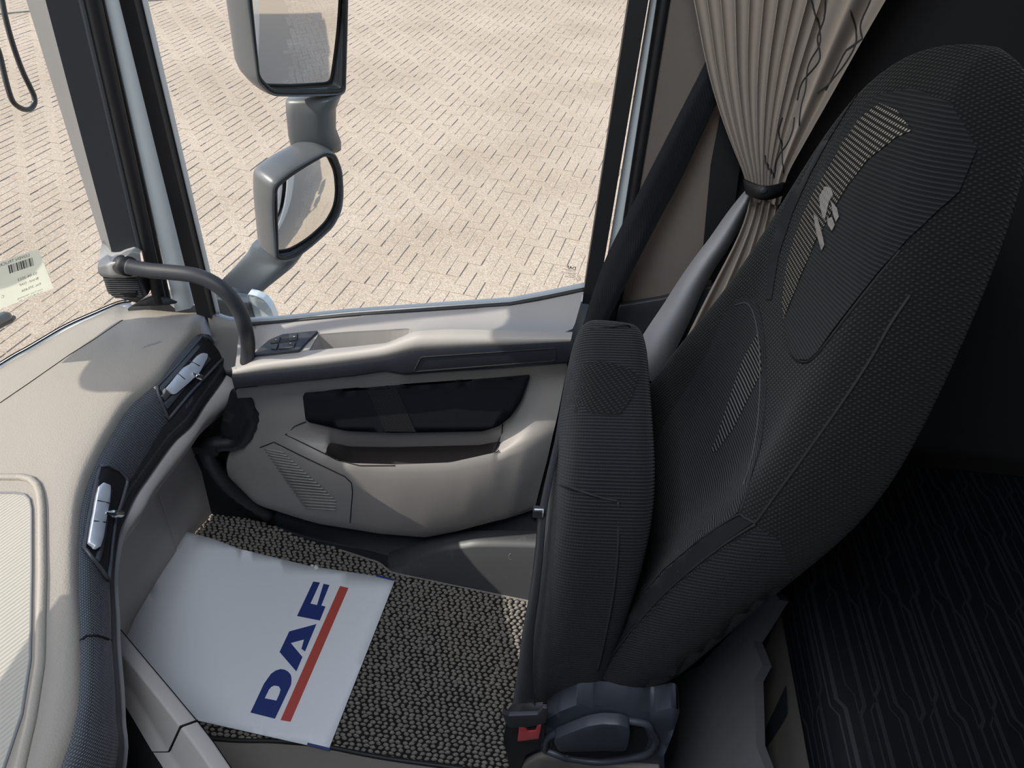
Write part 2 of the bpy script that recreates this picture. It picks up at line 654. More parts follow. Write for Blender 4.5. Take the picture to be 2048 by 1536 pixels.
BF = [(4, 5, 6, 7), (0, 1, 5, 4), (1, 2, 6, 5), (2, 3, 7, 6), (3, 0, 4, 7)]
cells = []
for r in range(-22, 60):
    for k in range(-90, 90):
        X, Y = 2 * r + k, 2 * r - k
        cells.append((X - 1, Y + 1, True))
        cells.append((X, Y + 2, False))
win = [(300, 0), (1258, 0), (1170, 585), (1020, 603), (690, 625), (690, 300), (700, 0), (690, 180), (590, 200), (430, 600), (400, 600)]
wind = [(0, 0), (50, 0), (200, 470), (200, 600), (60, 680), (0, 690)]
near, far = [], []
for (x, y, vert) in cells:
    cx, cy = (x + 0.5, y + 1) if vert else (x + 1, y + 0.5)
    wx, wy = brick_to_world(cx, cy)
    if wy < 1.6 or wy > 19 or wx < -17 or wx > 12:
        continue
    far.append((x, y, vert, wx, wy))
scored = []
for b in far:
    px, py, z = project((b[3], b[4], GZ))
    if z > 0 and (inside((px, py), win) or inside((px, py), wind)):
        if not (520 < px < 690 and 290 < py < 520) and not (px < 110 and 490 < py):
            scored.append((z, b))
scored.sort(key=lambda q: q[0])
near = [b for z, b in scored[:298]]
nearset = set((b[0], b[1], b[2]) for b in near)
far = [b for b in far if (b[0], b[1], b[2]) not in nearset]
vs, fs = [], []
for (x, y, vert, wx, wy) in far:
    base = len(vs)
    dz = random.uniform(-0.003, 0.002)
    jx, jy = random.uniform(-0.02, 0.02), random.uniform(-0.02, 0.02)
    for (a, b, c) in brick_mesh_coords(2, 1):
        if vert:
            a, b = 1 - b, a
        q = brick_to_world(x + a + jx, y + b + jy)
        vs.append((q[0], q[1], GZ + c * W + dz))
    fs += [tuple(base + i for i in f) for f in BF]
link('brick_field', mesh(vs, fs), 'brick', ground, False, 'stuff')
bv = [((a - 1) * W, (b - 0.5) * W, c * W) for (a, b, c) in brick_mesh_coords(2, 1)]
bme = mesh(bv, BF)
bme.materials.append(M['brick'])
for (x, y, vert, wx, wy) in near:
    o = bpy.data.objects.new('brick', bme)
    COL.objects.link(o)
    o.parent = ground
    o.location = (wx + random.uniform(-0.002, 0.002), wy + random.uniform(-0.002, 0.002), GZ + random.uniform(-0.003, 0.002))
    o.rotation_euler = (random.uniform(-0.006, 0.006), random.uniform(-0.006, 0.006), ANG + YAW + (math.pi / 2 if vert else 0) + random.uniform(-0.01, 0.01))
# pale concrete kerb band far across the yard
k0, k1 = at((-200, 47), Z=GZ), at((420, -8), Z=GZ)
kd = (k1 - k0).normalized(); kn = Vector((-kd.y, kd.x, 0))
link('kerb', prism([k0 - kd * 3, k1 + kd * 3, k1 + kd * 3 + kn * 0.12, k0 - kd * 3 + kn * 0.12], Vector((0, 0, 0.018))), 'grime', ground, False)

# ---- cab shell (only what the window light and the view need)
floor = link('floor', box_me(Vector((0.0, 0.0, -0.03)), (2.5, 2.1, 0.05)), 'floor', None, False, 'structure')
ceiling = link('ceiling', box_me(Vector((0.25, 0.0, 1.90)), (2.3, 2.3, 0.05)), 'dark_wall', None, False, 'structure')
wall_back = link('wall_back', box_me(Vector((1.28, 0.0, 0.9)), (0.06, 2.3, 2.0)), 'dark_wall', None, False, 'structure')
lampt = thing('fill_lamp', FILL_POS, 'added fill light panel on the dark ceiling', 'lamp')  # made-up fitting that carries the added fill light
link('housing', box_me(FILL_POS + Vector((0, 0, 0.012)), (0.42, 0.76, 0.03)), 'dark_wall', lampt, False)
dm_ = mat('fill_diffuser', (0.8, 0.8, 0.8), 0.5)
dm_.node_tree.nodes['Principled BSDF'].inputs['Emission Color'].default_value = (0.86, 0.93, 1.0, 1)
dm_.node_tree.nodes['Principled BSDF'].inputs['Emission Strength'].default_value = 2.0
link('diffuser', box_me(FILL_POS + Vector((0, 0, -0.004)), (0.36, 0.70, 0.006)), dm_, lampt, False)
# sleeper side wall behind the passenger door
side_pts = [Vector((0.16, 1.10, -0.05)), Vector((1.26, 1.10, -0.05)), Vector((1.26, 1.10, 1.9)), Vector((0.16, 1.10, 1.9))]
wall_right = link('wall_right', prism(side_pts, Vector((0, 0.05, 0))), 'dark_wall', None, False, 'structure')
link('outer_skin', prism([v + Vector((-0.02, 0.09, -0.9 if v.z < 0 else 0)) for v in side_pts], Vector((0, 0.012, 0))), 'white_body', wall_right, False, label='white painted outer skin')
# driver side: rear part of wall and header above an open doorway
wall_left = link('wall_left', prism([Vector((-1.14, -1.1, -0.05)), Vector((1.26, -1.1, -0.05)), Vector((1.26, -1.1, 1.9)), Vector((-0.9, -1.1, 1.9)), Vector((-0.9, -1.1, 1.45)), Vector((-0.05, -1.1, 1.45)), Vector((-0.05, -1.1, 0.90)), Vector((-1.0, -1.1, 0.80)), Vector((-1.14, -1.1, 0.60))], Vector((0, -0.05, 0))), 'dark_wall', None, False, 'structure')
# front header above the windscreen and lower bulkhead
wall_front = link('wall_front', prism([Vector((-0.84, -1.1, 1.46)), Vector((-0.84, 1.1, 1.46)), Vector((-0.84, 1.1, 1.9)), Vector((-0.84, -1.1, 1.9))], Vector((-0.05, 0, 0))), 'dark_wall', None, False, 'structure')
link('bulkhead', prism([Vector((-1.14, -1.1, -0.06)), Vector((-1.14, 0.70, -0.06)), Vector((-1.14, 0.70, 0.50)), Vector((-1.14, -1.1, 0.50))], Vector((-0.04, 0, 0))), 'dark_wall', wall_front, False)
# header over the passenger door
trim_3 = link('trim_3', prism([Vector((-0.88, 1.03, 1.40)), Vector((0.2, 1.03, 1.40)), Vector((0.2, 1.03, 1.9)), Vector((-0.88, 1.03, 1.9))], Vector((0, 0.1, 0))), 'dark_wall', None, False, 'structure')

# ---- A-pillar
def strip_pts(p0, p1, Y, down=True):
    a, b = at(p0, Y=Y), at(p1, Y=Y)
    d = (b - a)
    t_top = (1.9 - a.z) / d.z
    t_bot = ((0.45 if down is True else down) - a.z) / d.z
    return [a + d * t_top, a, a.lerp(b, 0.33), a.lerp(b, 0.66), b, a + d * (t_bot if down else 1.02)]


E0 = strip_pts((51, 0), (203, 486), 1.03, False)
E1 = strip_pts((92, 0), (222, 495), 0.975, False)
E2 = strip_pts((157, 0), (273, 492), 0.985, False)
E2b = [p + Vector((0.004, 0.05, 0)) for p in E2]
E0b = [p + Vector((-0.012, 0.06, 0)) for p in E0]
trim_1 = link('trim_1', clean(loft([E0b, E0, E1, E2, E2b], closed=False)), 'pillar', None, False, 'structure')
mods(trim_1, bevel=0.004, seg=3, angle=10)
# darker sheet over the cabin side of the pillar
link('dark_side', loft([[p + Vector((0, -0.0012, 0)) for p in E1], [p + Vector((0, -0.0012, 0)) for p in E2]]), 'char', trim_1, False, label='darker inner side')
S1 = [p + Vector((0.012, 0.012, 0)) for p in strip_pts((157, 0), (273, 492), 0.985, 0.69)]
link('seal', tube(S1, 0.011, 10), 'black', trim_1, label='black rubber door seal')
S2 = strip_pts((188, 0), (292, 450), 1.02, 0.675)
link('seal', tube(S2, 0.013, 10), 'black', trim_1, label='second black rubber door seal')
B0, B1 = strip_pts((194, 0), (294, 420), 1.05, 0.645), strip_pts((238, 0), (338, 430), 1.05, 0.64)
Bm = [a.lerp(b, 0.5) + Vector((0, -0.018, 0)) for a, b in zip(B0, B1)]
Bb0 = [p + Vector((0, 0.06, 0)) for p in B0]
link('body_strip', clean(loft([Bb0, B0, [a.lerp(b, 0.3) + Vector((0, 0.004, 0)) for a, b in zip(Bm, B0)], Bm, B1, [p + Vector((0.0, 0.03, 0)) for p in B1]])), 'white_body', trim_1, True, label='white painted door frame strip')
G0, G1 = strip_pts((238, 0), (392, 622), 1.04, 0.635), strip_pts((268, 0), (421, 630), 1.04, 0.628)
link('window_rubber', clean(loft([[p + Vector((0, 0.03, 0)) for p in G0], G0, G1, [p + Vector((0, 0.03, 0)) for p in G1]])), 'black', trim_1, False, label='black window rubber')
G2 = [p + Vector((0.004, 0.02, 0)) for p in G1]
link('window_bead', tube(G2, 0.004, 8), 'frame_light', trim_1, label='thin grey bead')

ppart('foot_cover', [(255, 618), (285, 600), (311, 591), (352, 605), (395, 620), (440, 642), (446, 720), (300, 700)], lambda p: at(p, Y=1.085), 'char', trim_1, 24, solid=0.01, label='dark cover at the pillar foot')

ppart('foot_trim', [(262, 613), (285, 601), (311, 591), (334, 599), (352, 607), (330, 611)], lambda p: at(p, Y=0.99), 'char', trim_1, 16, solid=0.006, label='dark trim piece at the pillar foot')

# ---- B-pillar
H0, H1 = strip_pts((1258, 0), (1167, 590), 1.05, 0.735), strip_pts((1297, 0), (1197, 590), 1.05, 0.735)
trim_2 = link('trim_2', clean(loft([[p + Vector((0, 0.05, 0)) for p in H0], H0, H1, [p + Vector((0, 0.05, 0)) for p in H1]])), 'black', None, False, 'structure')
J0, J1 = strip_pts((1299, 0), (1200, 600), 1.09), strip_pts((1317, 0), (1226, 600), 1.09)
link('body_strip', clean(loft([J0, [a.lerp(b, 0.5) + Vector((0, -0.008, 0)) for a, b in zip(J0, J1)], J1])), 'white_body', trim_2, True, label='white painted door shut strip')
K0, K1 = strip_pts((1315, 0), (1222, 600), 1.07), strip_pts((1340, 0), (1243, 600), 1.06)
link('seal', clean(loft([[p + Vector((0, 0.03, 0)) for p in K0], K0, [a.lerp(b, 0.5) + Vector((0, -0.014, 0)) for a, b in zip(K0, K1)], K1, [p + Vector((0, 0.03, 0)) for p in K1]])), 'black', trim_2, True)
L0, L1 = strip_pts((1339, 0), (1243, 600), 1.065), strip_pts((1470, 0), (1420, 600), 1.075)
link('pillar_lining', loft([L0, L1]), 'lining', trim_2, False, label='brown grained pillar lining')
ppart('lower_cover', [(1238, 612), (1322, 598), (1480, 560), (1480, 680), (1225, 680)], lambda p: at(p, Y=1.05), 'char', trim_2, 40, solid=0.012, bevel=0.003, label='charcoal plastic lower cover')
slot = [(1400, 560), (1421, 330), (1440, 230), (1480, 330), (1450, 560)]
ppart('belt_slot', slot, lambda p: at(p, Y=1.064), 'black', trim_2, 40)

# ---- windscreen
WB = [at((262, 606), Z=0.575), at((235, 611), Z=0.575), at((190, 630), Z=0.575), at((130, 657), Z=0.575), at((60, 698), Z=0.575), at((0, 733), Z=0.575),
      Vector((-1.07, 0.72, 0.575)), Vector((-1.11, 0.4, 0.575)), Vector((-1.13, 0.0, 0.575)), Vector((-1.12, -0.5, 0.575)), Vector((-1.02, -1.05, 0.575))]
WBs = smooth_line(WB, 60)
WT = [p + Vector((0.22, -0.03 if p.y > 0 else 0.03, 0.92)) for p in WBs]
rows = [[a.lerp(b, t) for a, b in zip(WBs, WT)] for t in (0, 0.25, 0.5, 0.75, 1.0)]
wind_me = loft(rows)
window_1 = link('window_1', wind_me, 'glass', None, True, 'structure')
window_1['label'] = 'windscreen glass with dotted black edge above the dashboard'
WBVH = bvh_of(wind_me)
# dotted frit rows
dv, df = [], []
for row, (z0, rad) in enumerate(((0.006, 0.0020), (0.0115, 0.0015))):
    fine = resample(WBs[:34], 190)
    for i, p in enumerate(fine):
        t = (fine[min(i + 1, 189)] - fine[max(i - 1, 0)]).normalized()
        up = Vector((0.22, -0.03, 0.92)).normalized()
        c = p + up * z0 + t * (0.002 if row else 0) + Vector((0.002, -0.002, 0))
        b = len(dv)
        for k in range(6):
            dv.append(c + t * rad * math.cos(k * math.pi / 3) + up * rad * 1.3 * math.sin(k * math.pi / 3))
        df.append(tuple(range(b, b + 6)))
link('frit_dots', mesh(dv, df), 'ink_dark', window_1, False, 'stuff', label='row of tiny black dots')
sealp = resample(WBs, 60)
link('edge_strip', clean(loft([[p + Vector((-0.004, 0.004, 0.003)) for p in sealp], [p + Vector((0.005, -0.006, 0.004)) for p in sealp], [p + Vector((0.016, -0.016, -0.003)) for p in sealp], [p + Vector((0.018, -0.018, -0.02)) for p in sealp]])), 'white_body', window_1, label='pale edge strip')

# ================================================================== DASHBOARD
dash = thing('dashboard', (-0.75, 0.6, 0.3), 'curved beige dashboard with dark textured fascia and two silver air vents', 'dashboard')
NS = 60
e1px = [(401, 664), (386, 673), (350, 716), (318, 759), (260, 810), (219, 872), (191, 925), (172, 970), (158, 1029), (154, 1100), (154, 1189), (158, 1274), (156, 1386), (143, 1462), (118, 1536)]
e2px = [(452, 690), (446, 735), (403, 796), (375, 838), (339, 872), (290, 939), (262, 980), (240, 1028), (228, 1064), (219, 1140), (222, 1225), (223, 1279), (229, 1360), (232, 1430), (231, 1536)]
e3px = [(468, 762), (466, 800), (415, 846), (386, 885), (350, 933), (310, 985), (286, 1029), (262, 1060), (236, 1100)]
E1c = [at(p, Z=0.600) for p in e1px]
E2c = [at(p, Z=0.505) for p in e2px]
E3c = [at(p, Z=0.43) for p in e3px]
E1c += [Vector((-0.47, 0.12, 0.6)), Vector((-0.45, -0.05, 0.6)), Vector((-0.45, -0.4, 0.6)), Vector((-0.45, -0.9, 0.6))]
E2c += [Vector((-0.44, 0.12, 0.505)), Vector((-0.42, -0.05, 0.505)), Vector((-0.42, -0.4, 0.505)), Vector((-0.42, -0.9, 0.505))]
for i in range(len(E3c), len(E2c)):
    E3c.append(E2c[i] + Vector((-0.03, 0.012, -0.07)))
dtop = [(419, 640), (408, 631), (384, 620), (351, 607), (310, 594), (264, 613), (235, 612), (190, 632), (130, 660), (60, 700), (0, 735)]
Wd = [at(p, Z=0.572) for p in dtop]
Wd[0].z = Wd[1].z = 0.582
Wd += [Vector((-1.05, 0.72, 0.572)), Vector((-1.09, 0.5, 0.572)), Vector((-1.11, 0.3, 0.572)), Vector((-1.12, 0.15, 0.572)), Vector((-1.12, 0.0, 0.572)), Vector((-1.12, -0.1, 0.572)), Vector((-1.12, -0.4, 0.572)), Vector((-1.12, -0.9, 0.572))]
NS = 76
E1s, E2s, E3s, Ws = smooth_line(E1c, NS), smooth_line(E2c, NS), smooth_line(E3c, NS), smooth_line(Wd, NS)
rows = []
fr = [0.0, 0.03, 0.12, 0.3, 0.5, 0.7, 0.84, 0.92, 0.96, 0.985, 1.0]
zz = [0.572, 0.580, 0.592, 0.603, 0.610, 0.614, 0.614, 0.613, 0.611, 0.607, 0.598]
for f, z in zip(fr, zz):
    row = []
    for i in range(NS):
        p = Ws[i].lerp(E1s[i], f)
        endf = min(1.0, i / 5.0)
        p.z = z * endf + (0.582 + (z - 0.582) * 0.75) * (1 - endf)
        row.append(p)
    rows.append(row)
rows.append([p + Vector((0, 0, -0.012)) for p in E1s])
# end cap down the door side
cap_l = [[r[0] for r in rows]]
top_me = loft(rows)
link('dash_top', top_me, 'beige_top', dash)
DTOP = bvh_of(top_me)
capr = [r[0] for r in rows]
link('end_cap', loft([capr, [p + Vector((0.006, 0.008, -0.05)) for p in capr], [p + Vector((0.0, 0.004, -0.2)) for p in capr]]), 'beige', dash)
# seam across the top of the dash
seampx = [(0, 806), (60, 765), (140, 709), (190, 678), (245, 640)]
link('top_seam', tube([hit(p, DTOP, 0.0002) for p in dens(seampx, 12, False)], 0.0009, 5), 'seam', dash)

mid = [a.lerp(b, 0.5) for a, b in zip(E1s, E2s)]
def outw(i):
    t = (E1s[min(i + 1, NS - 1)] - E1s[max(i - 1, 0)])
    n = Vector((-t.y, t.x, 0)).normalized()
    if n.dot(E2s[i] - Ws[i]) < 0:
        n = -n
    return n
midb = [p + outw(i) * 0.010 + Vector((0, 0, 0.006)) for i, p in enumerate(mid)]
q1 = [a.lerp(b, 0.5) + outw(i) * 0.004 + Vector((0, 0, 0.004)) for i, (a, b) in enumerate(zip(E1s, midb))]
q3 = [a.lerp(b, 0.5) + outw(i) * 0.004 + Vector((0, 0, 0.001)) for i, (a, b) in enumerate(zip(midb, E2s))]
fas_rows = [[p + Vector((0, 0, -0.004)) - outw(i) * 0.004 for i, p in enumerate(E1s)], [p + outw(i) * 0.002 + Vector((0, 0, -0.003)) for i, p in enumerate(E1s)], q1, midb, q3, E2s]
fas_me = loft(fas_rows, uvs=True)
fas = link('fascia', fas_me, 'carbon', dash, label='dark fine-textured fascia strip')
FAS = bvh_of(fas_me)
lip = [E2s, [p + outw(i) * 0.002 + Vector((0, 0, -0.016)) for i, p in enumerate(E2s)], [p - outw(i) * 0.006 + Vector((0, 0, -0.026)) for i, p in enumerate(E2s)]]
link('fascia_lip', loft(lip), 'char', dash, label='plain black lower lip of the fascia')
roll = [[p - outw(i) * 0.008 + Vector((0, 0, -0.022)) for i, p in enumerate(E2s)], [a.lerp(b, 0.5) + outw(i) * 0.012 for i, (a, b) in enumerate(zip(E2s, E3s))],
        E3s, [p - outw(i) * 0.02 + Vector((0, 0, -0.03)) for i, p in enumerate(E3s)], [p - outw(i) * 0.09 + Vector((0, 0, -0.05)) for i, p in enumerate(E3s)],
        [p - outw(i) * 0.14 + Vector((0, 0, -0.20)) for i, p in enumerate(E3s)], [p - outw(i) * 0.16 + Vector((0, 0, -0.42)) for i, p in enumerate(E3s)]]
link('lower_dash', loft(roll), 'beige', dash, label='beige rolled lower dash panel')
# plain black rim around the carbon face
rimpx = [(335, 838), (446, 716), (455, 694), (428, 668), (404, 663)]
band = [(448, 697), (440, 734), (398, 793), (370, 834), (334, 868), (309, 904), (285, 935), (257, 976), (237, 1022), (225, 1060), (218, 1088), (225, 1042), (239, 1003), (259, 966), (294, 906), (323, 857), (375, 794), (441, 716), (443, 700)]
ppart('fascia_rim', band, lambda p: hit(p, FAS, 0.0012), 'char', dash, 14, label='plain black border of the fascia')
ppart('end_trim', [(421, 663), (434, 666), (449, 680), (456, 694), (455, 716), (450, 702), (442, 686), (428, 671)], lambda p: hit(p, FAS, 0.0022), 'beige', dash, 10, solid=0.003, label='beige end trim beside the vent')
# panel seam in the fascia near the camera
link('fascia_seam', tube([hit(p, FAS, 0.0004) for p in dens([(158, 1283), (172, 1272), (195, 1271), (223, 1281)], 6, False)], 0.0016, 6), 'seam', dash)


def fpatch(name, poly, lift, m, par, step=14, solid=0.0, bevel=0.0, label=None):
    return ppart(name, poly, lambda p: hit(p, FAS, lift), m, par, step, solid=solid, bevel=bevel, label=label)


def vent(cav, frame, blades, chrome, ribs, kn, lab):
    v = fpatch('air_vent', cav, 0.0022, 'black', dash, 12, label=lab)
    path = [hit(p, FAS, 0.003) for p in dens(frame, 8)]
    path.append(path[0])
    link('vent_frame', tube(path, 0.0028, 8), 'carbon', v)
    for b in blades:
        ppart('vent_blade', b, lambda p: hit(p, FAS, 0.006), 'blade', v, 14, solid=0.004, bevel=0.0008)
    link_me = ppart('vent_bar', roundpoly(chrome, 2), lambda p: hit(p, FAS, 0.011), 'chrome', v, 12, solid=0.006, bevel=0.0015, label='satin silver vent bar')
    for a, b in ribs:
        link('bar_groove', tube([hit(a, FAS, 0.0115), hit(b, FAS, 0.0115)], 0.0009, 6), 'char', v)
    a, b = hit(kn[0], FAS, 0.011), hit(kn[1], FAS, 0.017)
    pth = [a.lerp(b, t) for t in (0, 0.3, 0.35, 0.6, 0.65, 0.9, 1.0)]
    link('vent_knob', tube(pth, [0.002, 0.0045, 0.0062, 0.0062, 0.0054, 0.0058, 0.0045], 12), 'chrome_b', v, label='bright chrome vent knob')
    return v


vent([(403, 677), (418, 682), (439, 706), (443, 713), (420, 737), (375, 785), (333, 833), (317, 785), (316, 774), (352, 738)],
     [(403, 673), (419, 679), (442, 705), (446, 713), (421, 740), (376, 788), (334, 838), (314, 786), (313, 773), (350, 735)],
     [[(393, 692), (398, 697), (321, 784), (317, 779), (318, 774)], [(414, 714), (418, 719), (374, 766), (331, 818), (324, 806), (369, 765)], [(400, 713), (404, 716), (326, 801), (321, 793), (333, 780)]],
     [(397, 707), (406, 709), (406, 716), (391, 744), (371, 764), (342, 788), (337, 788), (329, 779), (352, 753), (376, 727), (388, 713)],
     [((373, 727), (389, 733)), ((348, 752), (359, 760))], ((374, 748), (388, 757)), 'air vent nearest the passenger door')
vent([(199, 938), (215, 936), (233, 944), (247, 957), (248, 965), (236, 1003), (224, 1037), (217, 1090), (212, 1154), (203, 1140), (193, 1128), (168, 1097), (169, 1086), (177, 1043), (191, 970)],
     [(198, 934), (215, 932), (235, 941), (250, 956), (251, 966), (239, 1004), (227, 1038), (220, 1090), (213, 1162), (200, 1142), (165, 1098), (166, 1086), (174, 1042), (189, 969)],
     [[(215, 978), (218, 981), (209, 1040), (199, 1100), (192, 1126), (187, 1118), (203, 1060)], [(191, 963), (194, 962), (186, 1010), (172, 1075), (169, 1083), (172, 1062)]],
     [(198, 972), (206, 972), (208, 976), (206, 1003), (199, 1040), (192, 1080), (185, 1100), (181, 1100), (169, 1092), (177, 1049), (184, 1010), (190, 979)],
     [((185, 1009), (203, 1010)), ((178, 1051), (197, 1050))], ((196, 1031), (221, 1033)), 'air vent nearer the middle of the dash')

# tray with ridged mat on top of the dash
tray = [(-260, 954), (45, 955), (66, 961), (78, 978), (84, 1010), (85, 1150), (80, 1330), (62, 1440), (40, 1536), (20, 1640), (-260, 1640)]
mt = [(-260, 988), (30, 987), (50, 990), (60, 1000), (64, 1020), (64, 1140), (61, 1320), (44, 1430), (14, 1520), (-20, 1620), (-260, 1640)]
ppart('tray_floor', mt, lambda p: hit(p, DTOP, 0.0012), 'ridged', dash, 22, label='pale ridged mat inlaid in the dash top')
edge = [hit(p, DTOP, 0.0012) for p in dens(mt[:10], 10, False)]
link('tray_groove', tube(edge, 0.0018, 6), 'pillar', dash)
edge = [hit(p, DTOP, 0.000) for p in dens(tray[:10], 10, False)]
link('tray_rim', tube(smooth_line(edge[::2], 60), 0.006, 8), 'beige_top', dash)
# airbag mark on the dash top
link('airbag_mark', text_me('AIRBAG', 0.009, hit((288, 696), DTOP, 0.0004), (hit((318, 686), DTOP) - hit((288, 696), DTOP)).normalized(), (hit((282, 688), DTOP) - hit((288, 696), DTOP)).normalized()), 'pillar', dash, False)

# ---- beige console arch at the bottom
con = thing('console', (-0.55, 0.4, 0.0), 'beige curved console edge beneath the dashboard beside the paper', 'console')
A0 = [at(p, Z=0.30) for p in [(215, 1215), (229, 1243), (285, 1310), (340, 1375), (395, 1441)]]
A1 = [at(p, Z=0.315) for p in [(205, 1270), (229, 1292), (275, 1345), (318, 1398), (361, 1453)]]
A2 = [at(p, Z=0.275) for p in [(205, 1330), (232, 1352), (265, 1383), (300, 1440), (338, 1503)]]
A3 = [p + Vector((-0.01, -0.004, -0.28)) for p in A0]
c1 = link('arch_panel', clean(loft([[p + Vector((-0.012, 0.0, -0.02)) for p in A0], A0, A1, A2, [p + Vector((-0.03, 0, -0.01)) for p in A2]])), 'beige', con)
mods(c1, bevel=0.004, seg=3, angle=20)
B0_ = [at(p, Z=0.30) for p in [(397, 1443), (430, 1486), (470, 1545), (520, 1640)]]
B1_ = [at(p, Z=0.315) for p in [(363, 1455), (395, 1497), (428, 1545), (470, 1640)]]
B2_ = [at(p, Z=0.275) for p in [(340, 1505), (360, 1535), (380, 1575), (410, 1640)]]
c2 = link('arch_panel', clean(loft([[p + Vector((-0.012, 0, -0.02)) for p in B0_], B0_, B1_, B2_, [p + Vector((-0.03, 0, -0.01)) for p in B2_]])), 'beige', con)
mods(c2, bevel=0.004, seg=3, angle=20)
link('panel_gap', tube([A0[-1] + Vector((0, 0, 0.0)), A1[-1] + Vector((0.0, 0, 0.0005)), A2[-1]], 0.0016, 6), 'seam', con)
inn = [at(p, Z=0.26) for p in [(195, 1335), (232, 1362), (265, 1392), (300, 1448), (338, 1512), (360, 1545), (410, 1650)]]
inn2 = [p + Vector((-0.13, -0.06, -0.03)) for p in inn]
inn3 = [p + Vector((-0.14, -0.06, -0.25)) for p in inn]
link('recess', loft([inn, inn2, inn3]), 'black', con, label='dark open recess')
link('side_wall', loft([A0 + B0_, [p + Vector((-0.03, 0.0, -0.30)) for p in A0 + B0_]]), 'char', con, False)

# ================================================================== GRAB HANDLE on the A-pillar
gh = thing('grab_handle', (-0.72, 0.95, 0.6), 'black curved grab handle rising from the dash end to a grey bracket on the pillar', 'handle')
hpx = [(256, 533), (270, 536), (300, 541), (345, 545), (390, 551), (425, 565), (455, 588), (478, 620), (490, 655), (496, 690), (494, 725)]
hp = smooth_line([at(p, Y=0.93 + 0.03 * (i > 8)) for i, p in enumerate(hpx)], 40)
link('bar', tube(hp, 0.0125, 18), 'char', gh)
link('bar_socket', tube([at((244, 530), Y=0.945), at((258, 533), Y=0.935)], 0.0165, 16), 'black', gh)
# bracket
y0, y1 = 1.0, 0.93
t0 = [at(p, Y=y0) for p in [(204, 484), (224, 497), (241, 496), (273, 488), (284, 500)]]
t1 = [at((195, 534), Y=y1 + 0.01), at((222, 527), Y=y1), at((241, 521), Y=y1), at((262, 503), Y=y1 + 0.02), at((280, 505), Y=0.96)]
t2 = [at((197, 547), Y=y1 + 0.012), at((222, 552), Y=y1 + 0.004), at((250, 552), Y=y1 + 0.004), at((266, 548), Y=y1 + 0.02), at((286, 548), Y=0.965)]
t3 = [at((203, 553), Y=0.97), at((222, 556), Y=0.965), at((250, 556), Y=0.965), at((268, 553), Y=0.965), at((288, 553), Y=0.975)]
t4 = [at((204, 553), Y=1.04), at((222, 556), Y=1.04), at((250, 556), Y=1.04), at((268, 553), Y=1.04), at((288, 553), Y=1.04)]
br = link('bracket', clean(loft([[p + Vector((0, 0.05, 0)) for p in t0], t0, t1, t2, t3, t4])), 'bracket', gh, True, label='grey wedge-shaped bracket')
mods(br, bevel=0.003, seg=3, angle=12)
gpoly = [(204, 552), (275, 552), (296, 590), (274, 607), (224, 593), (214, 584)]
gfn = lambda p: at(p, Y=0.968 + (p[1] - 552) * 0.0004)
gb = ppart('grille', gpoly, gfn, 'char', gh, 14, solid=0.03, bevel=0.002, label='dark slatted speaker grille')
link('grille_cone', tube([gfn((252, 575)) + Vector((0, -0.0004, 0)), gfn((252, 575)) + Vector((0, 0.002, 0))], 0.021, 18), 'black', gb)
for k in range(10):
    y = 557 + k * 4.1
    xa = 206 + max(0, (y - 556)) * 0.33 if y < 586 else 216 + (y - 586) * 1.6
    xb = min(290, 276 + (y - 553) * 0.35)
    if y > 592: xb = 278
    link('slat', tube([gfn((xa + 3, y)) + Vector((0, -0.002, 0)), gfn((xb - 3, y + 0.5)) + Vector((0, -0.002, 0))], 0.0014, 6), 'pillar', gb)

# ================================================================== PASSENGER DOOR
door = thing('cab_door', (-0.3, 1.0, 0.05), 'beige passenger door with black armrest strip, dark fabric insert and storage pocket', 'door')


def line(pts, n, Y):
    """polyline in the picture resampled by x, put at depth Y (number or list like pts)"""
    res = []
    x0, x1 = pts[0][0], pts[-1][0]
    for i in range(n):
        t = i / (n - 1)
        x = x0 + (x1 - x0) * t
        k = 0
        while k < len(pts) - 2 and pts[k + 1][0] < x:
            k += 1
        a, b = pts[k], pts[k + 1]
        f = (x - a[0]) / (b[0] - a[0])
        yy = a[1] + (b[1] - a[1]) * f
        Yv = Y if not isinstance(Y, (list, tuple)) else Y[k] + (Y[k + 1] - Y[k]) * f
        res.append(at((x, yy), Y=Yv))
    return res


ND = 60
G = [(430, 636), (450, 644), (480, 648), (560, 643), (700, 629), (900, 615), (1020, 607), (1090, 594), (1172, 577)]
Mm = [(440, 690), (480, 690), (520, 682), (560, 668), (700, 655), (830, 650), (1000, 640), (1090, 632), (1170, 612)]
T = [(463, 735), (500, 722), (560, 714), (610, 708), (700, 698), (775, 686), (800, 675), (830, 662), (900, 658), (1000, 660), (1145, 664)]
L = [(465, 742), (530, 727), (603, 718), (751, 698), (790, 688), (830, 677), (1000, 675), (1143, 675)]
Sx = [(464, 751), (654, 732), (775, 716), (830, 702), (1000, 691), (1141, 683)]
Bx = [(470, 777), (611, 761), (705, 753), (771, 743), (810, 750), (869, 745), (1000, 736), (1134, 726)]
lG, lM, lT = line(G, ND, 1.06), line(Mm, ND, 1.02), line(T, ND, 0.955)
lL, lS, lB = line(L, ND, 0.935), line(Sx, ND, 0.932), line(Bx, ND, 0.937)
top_loft = loft([lG, [a.lerp(b, 0.5) + Vector((0, 0, 0.004)) for a, b in zip(lG, lM)], lM, [a.lerp(b, 0.5) + Vector((0, 0, -0.003)) for a, b in zip(lM, lT)], lT, lL])
DT = bvh_of(top_loft)
outl = [(470, 738)] + [(p[0], p[1] + 0.5) for p in G[2:-1]] + [(1168, 578), (1160, 612)] + [(T[k][0], T[k][1] + 0.8) for k in range(len(T) - 1, -1, -1)]
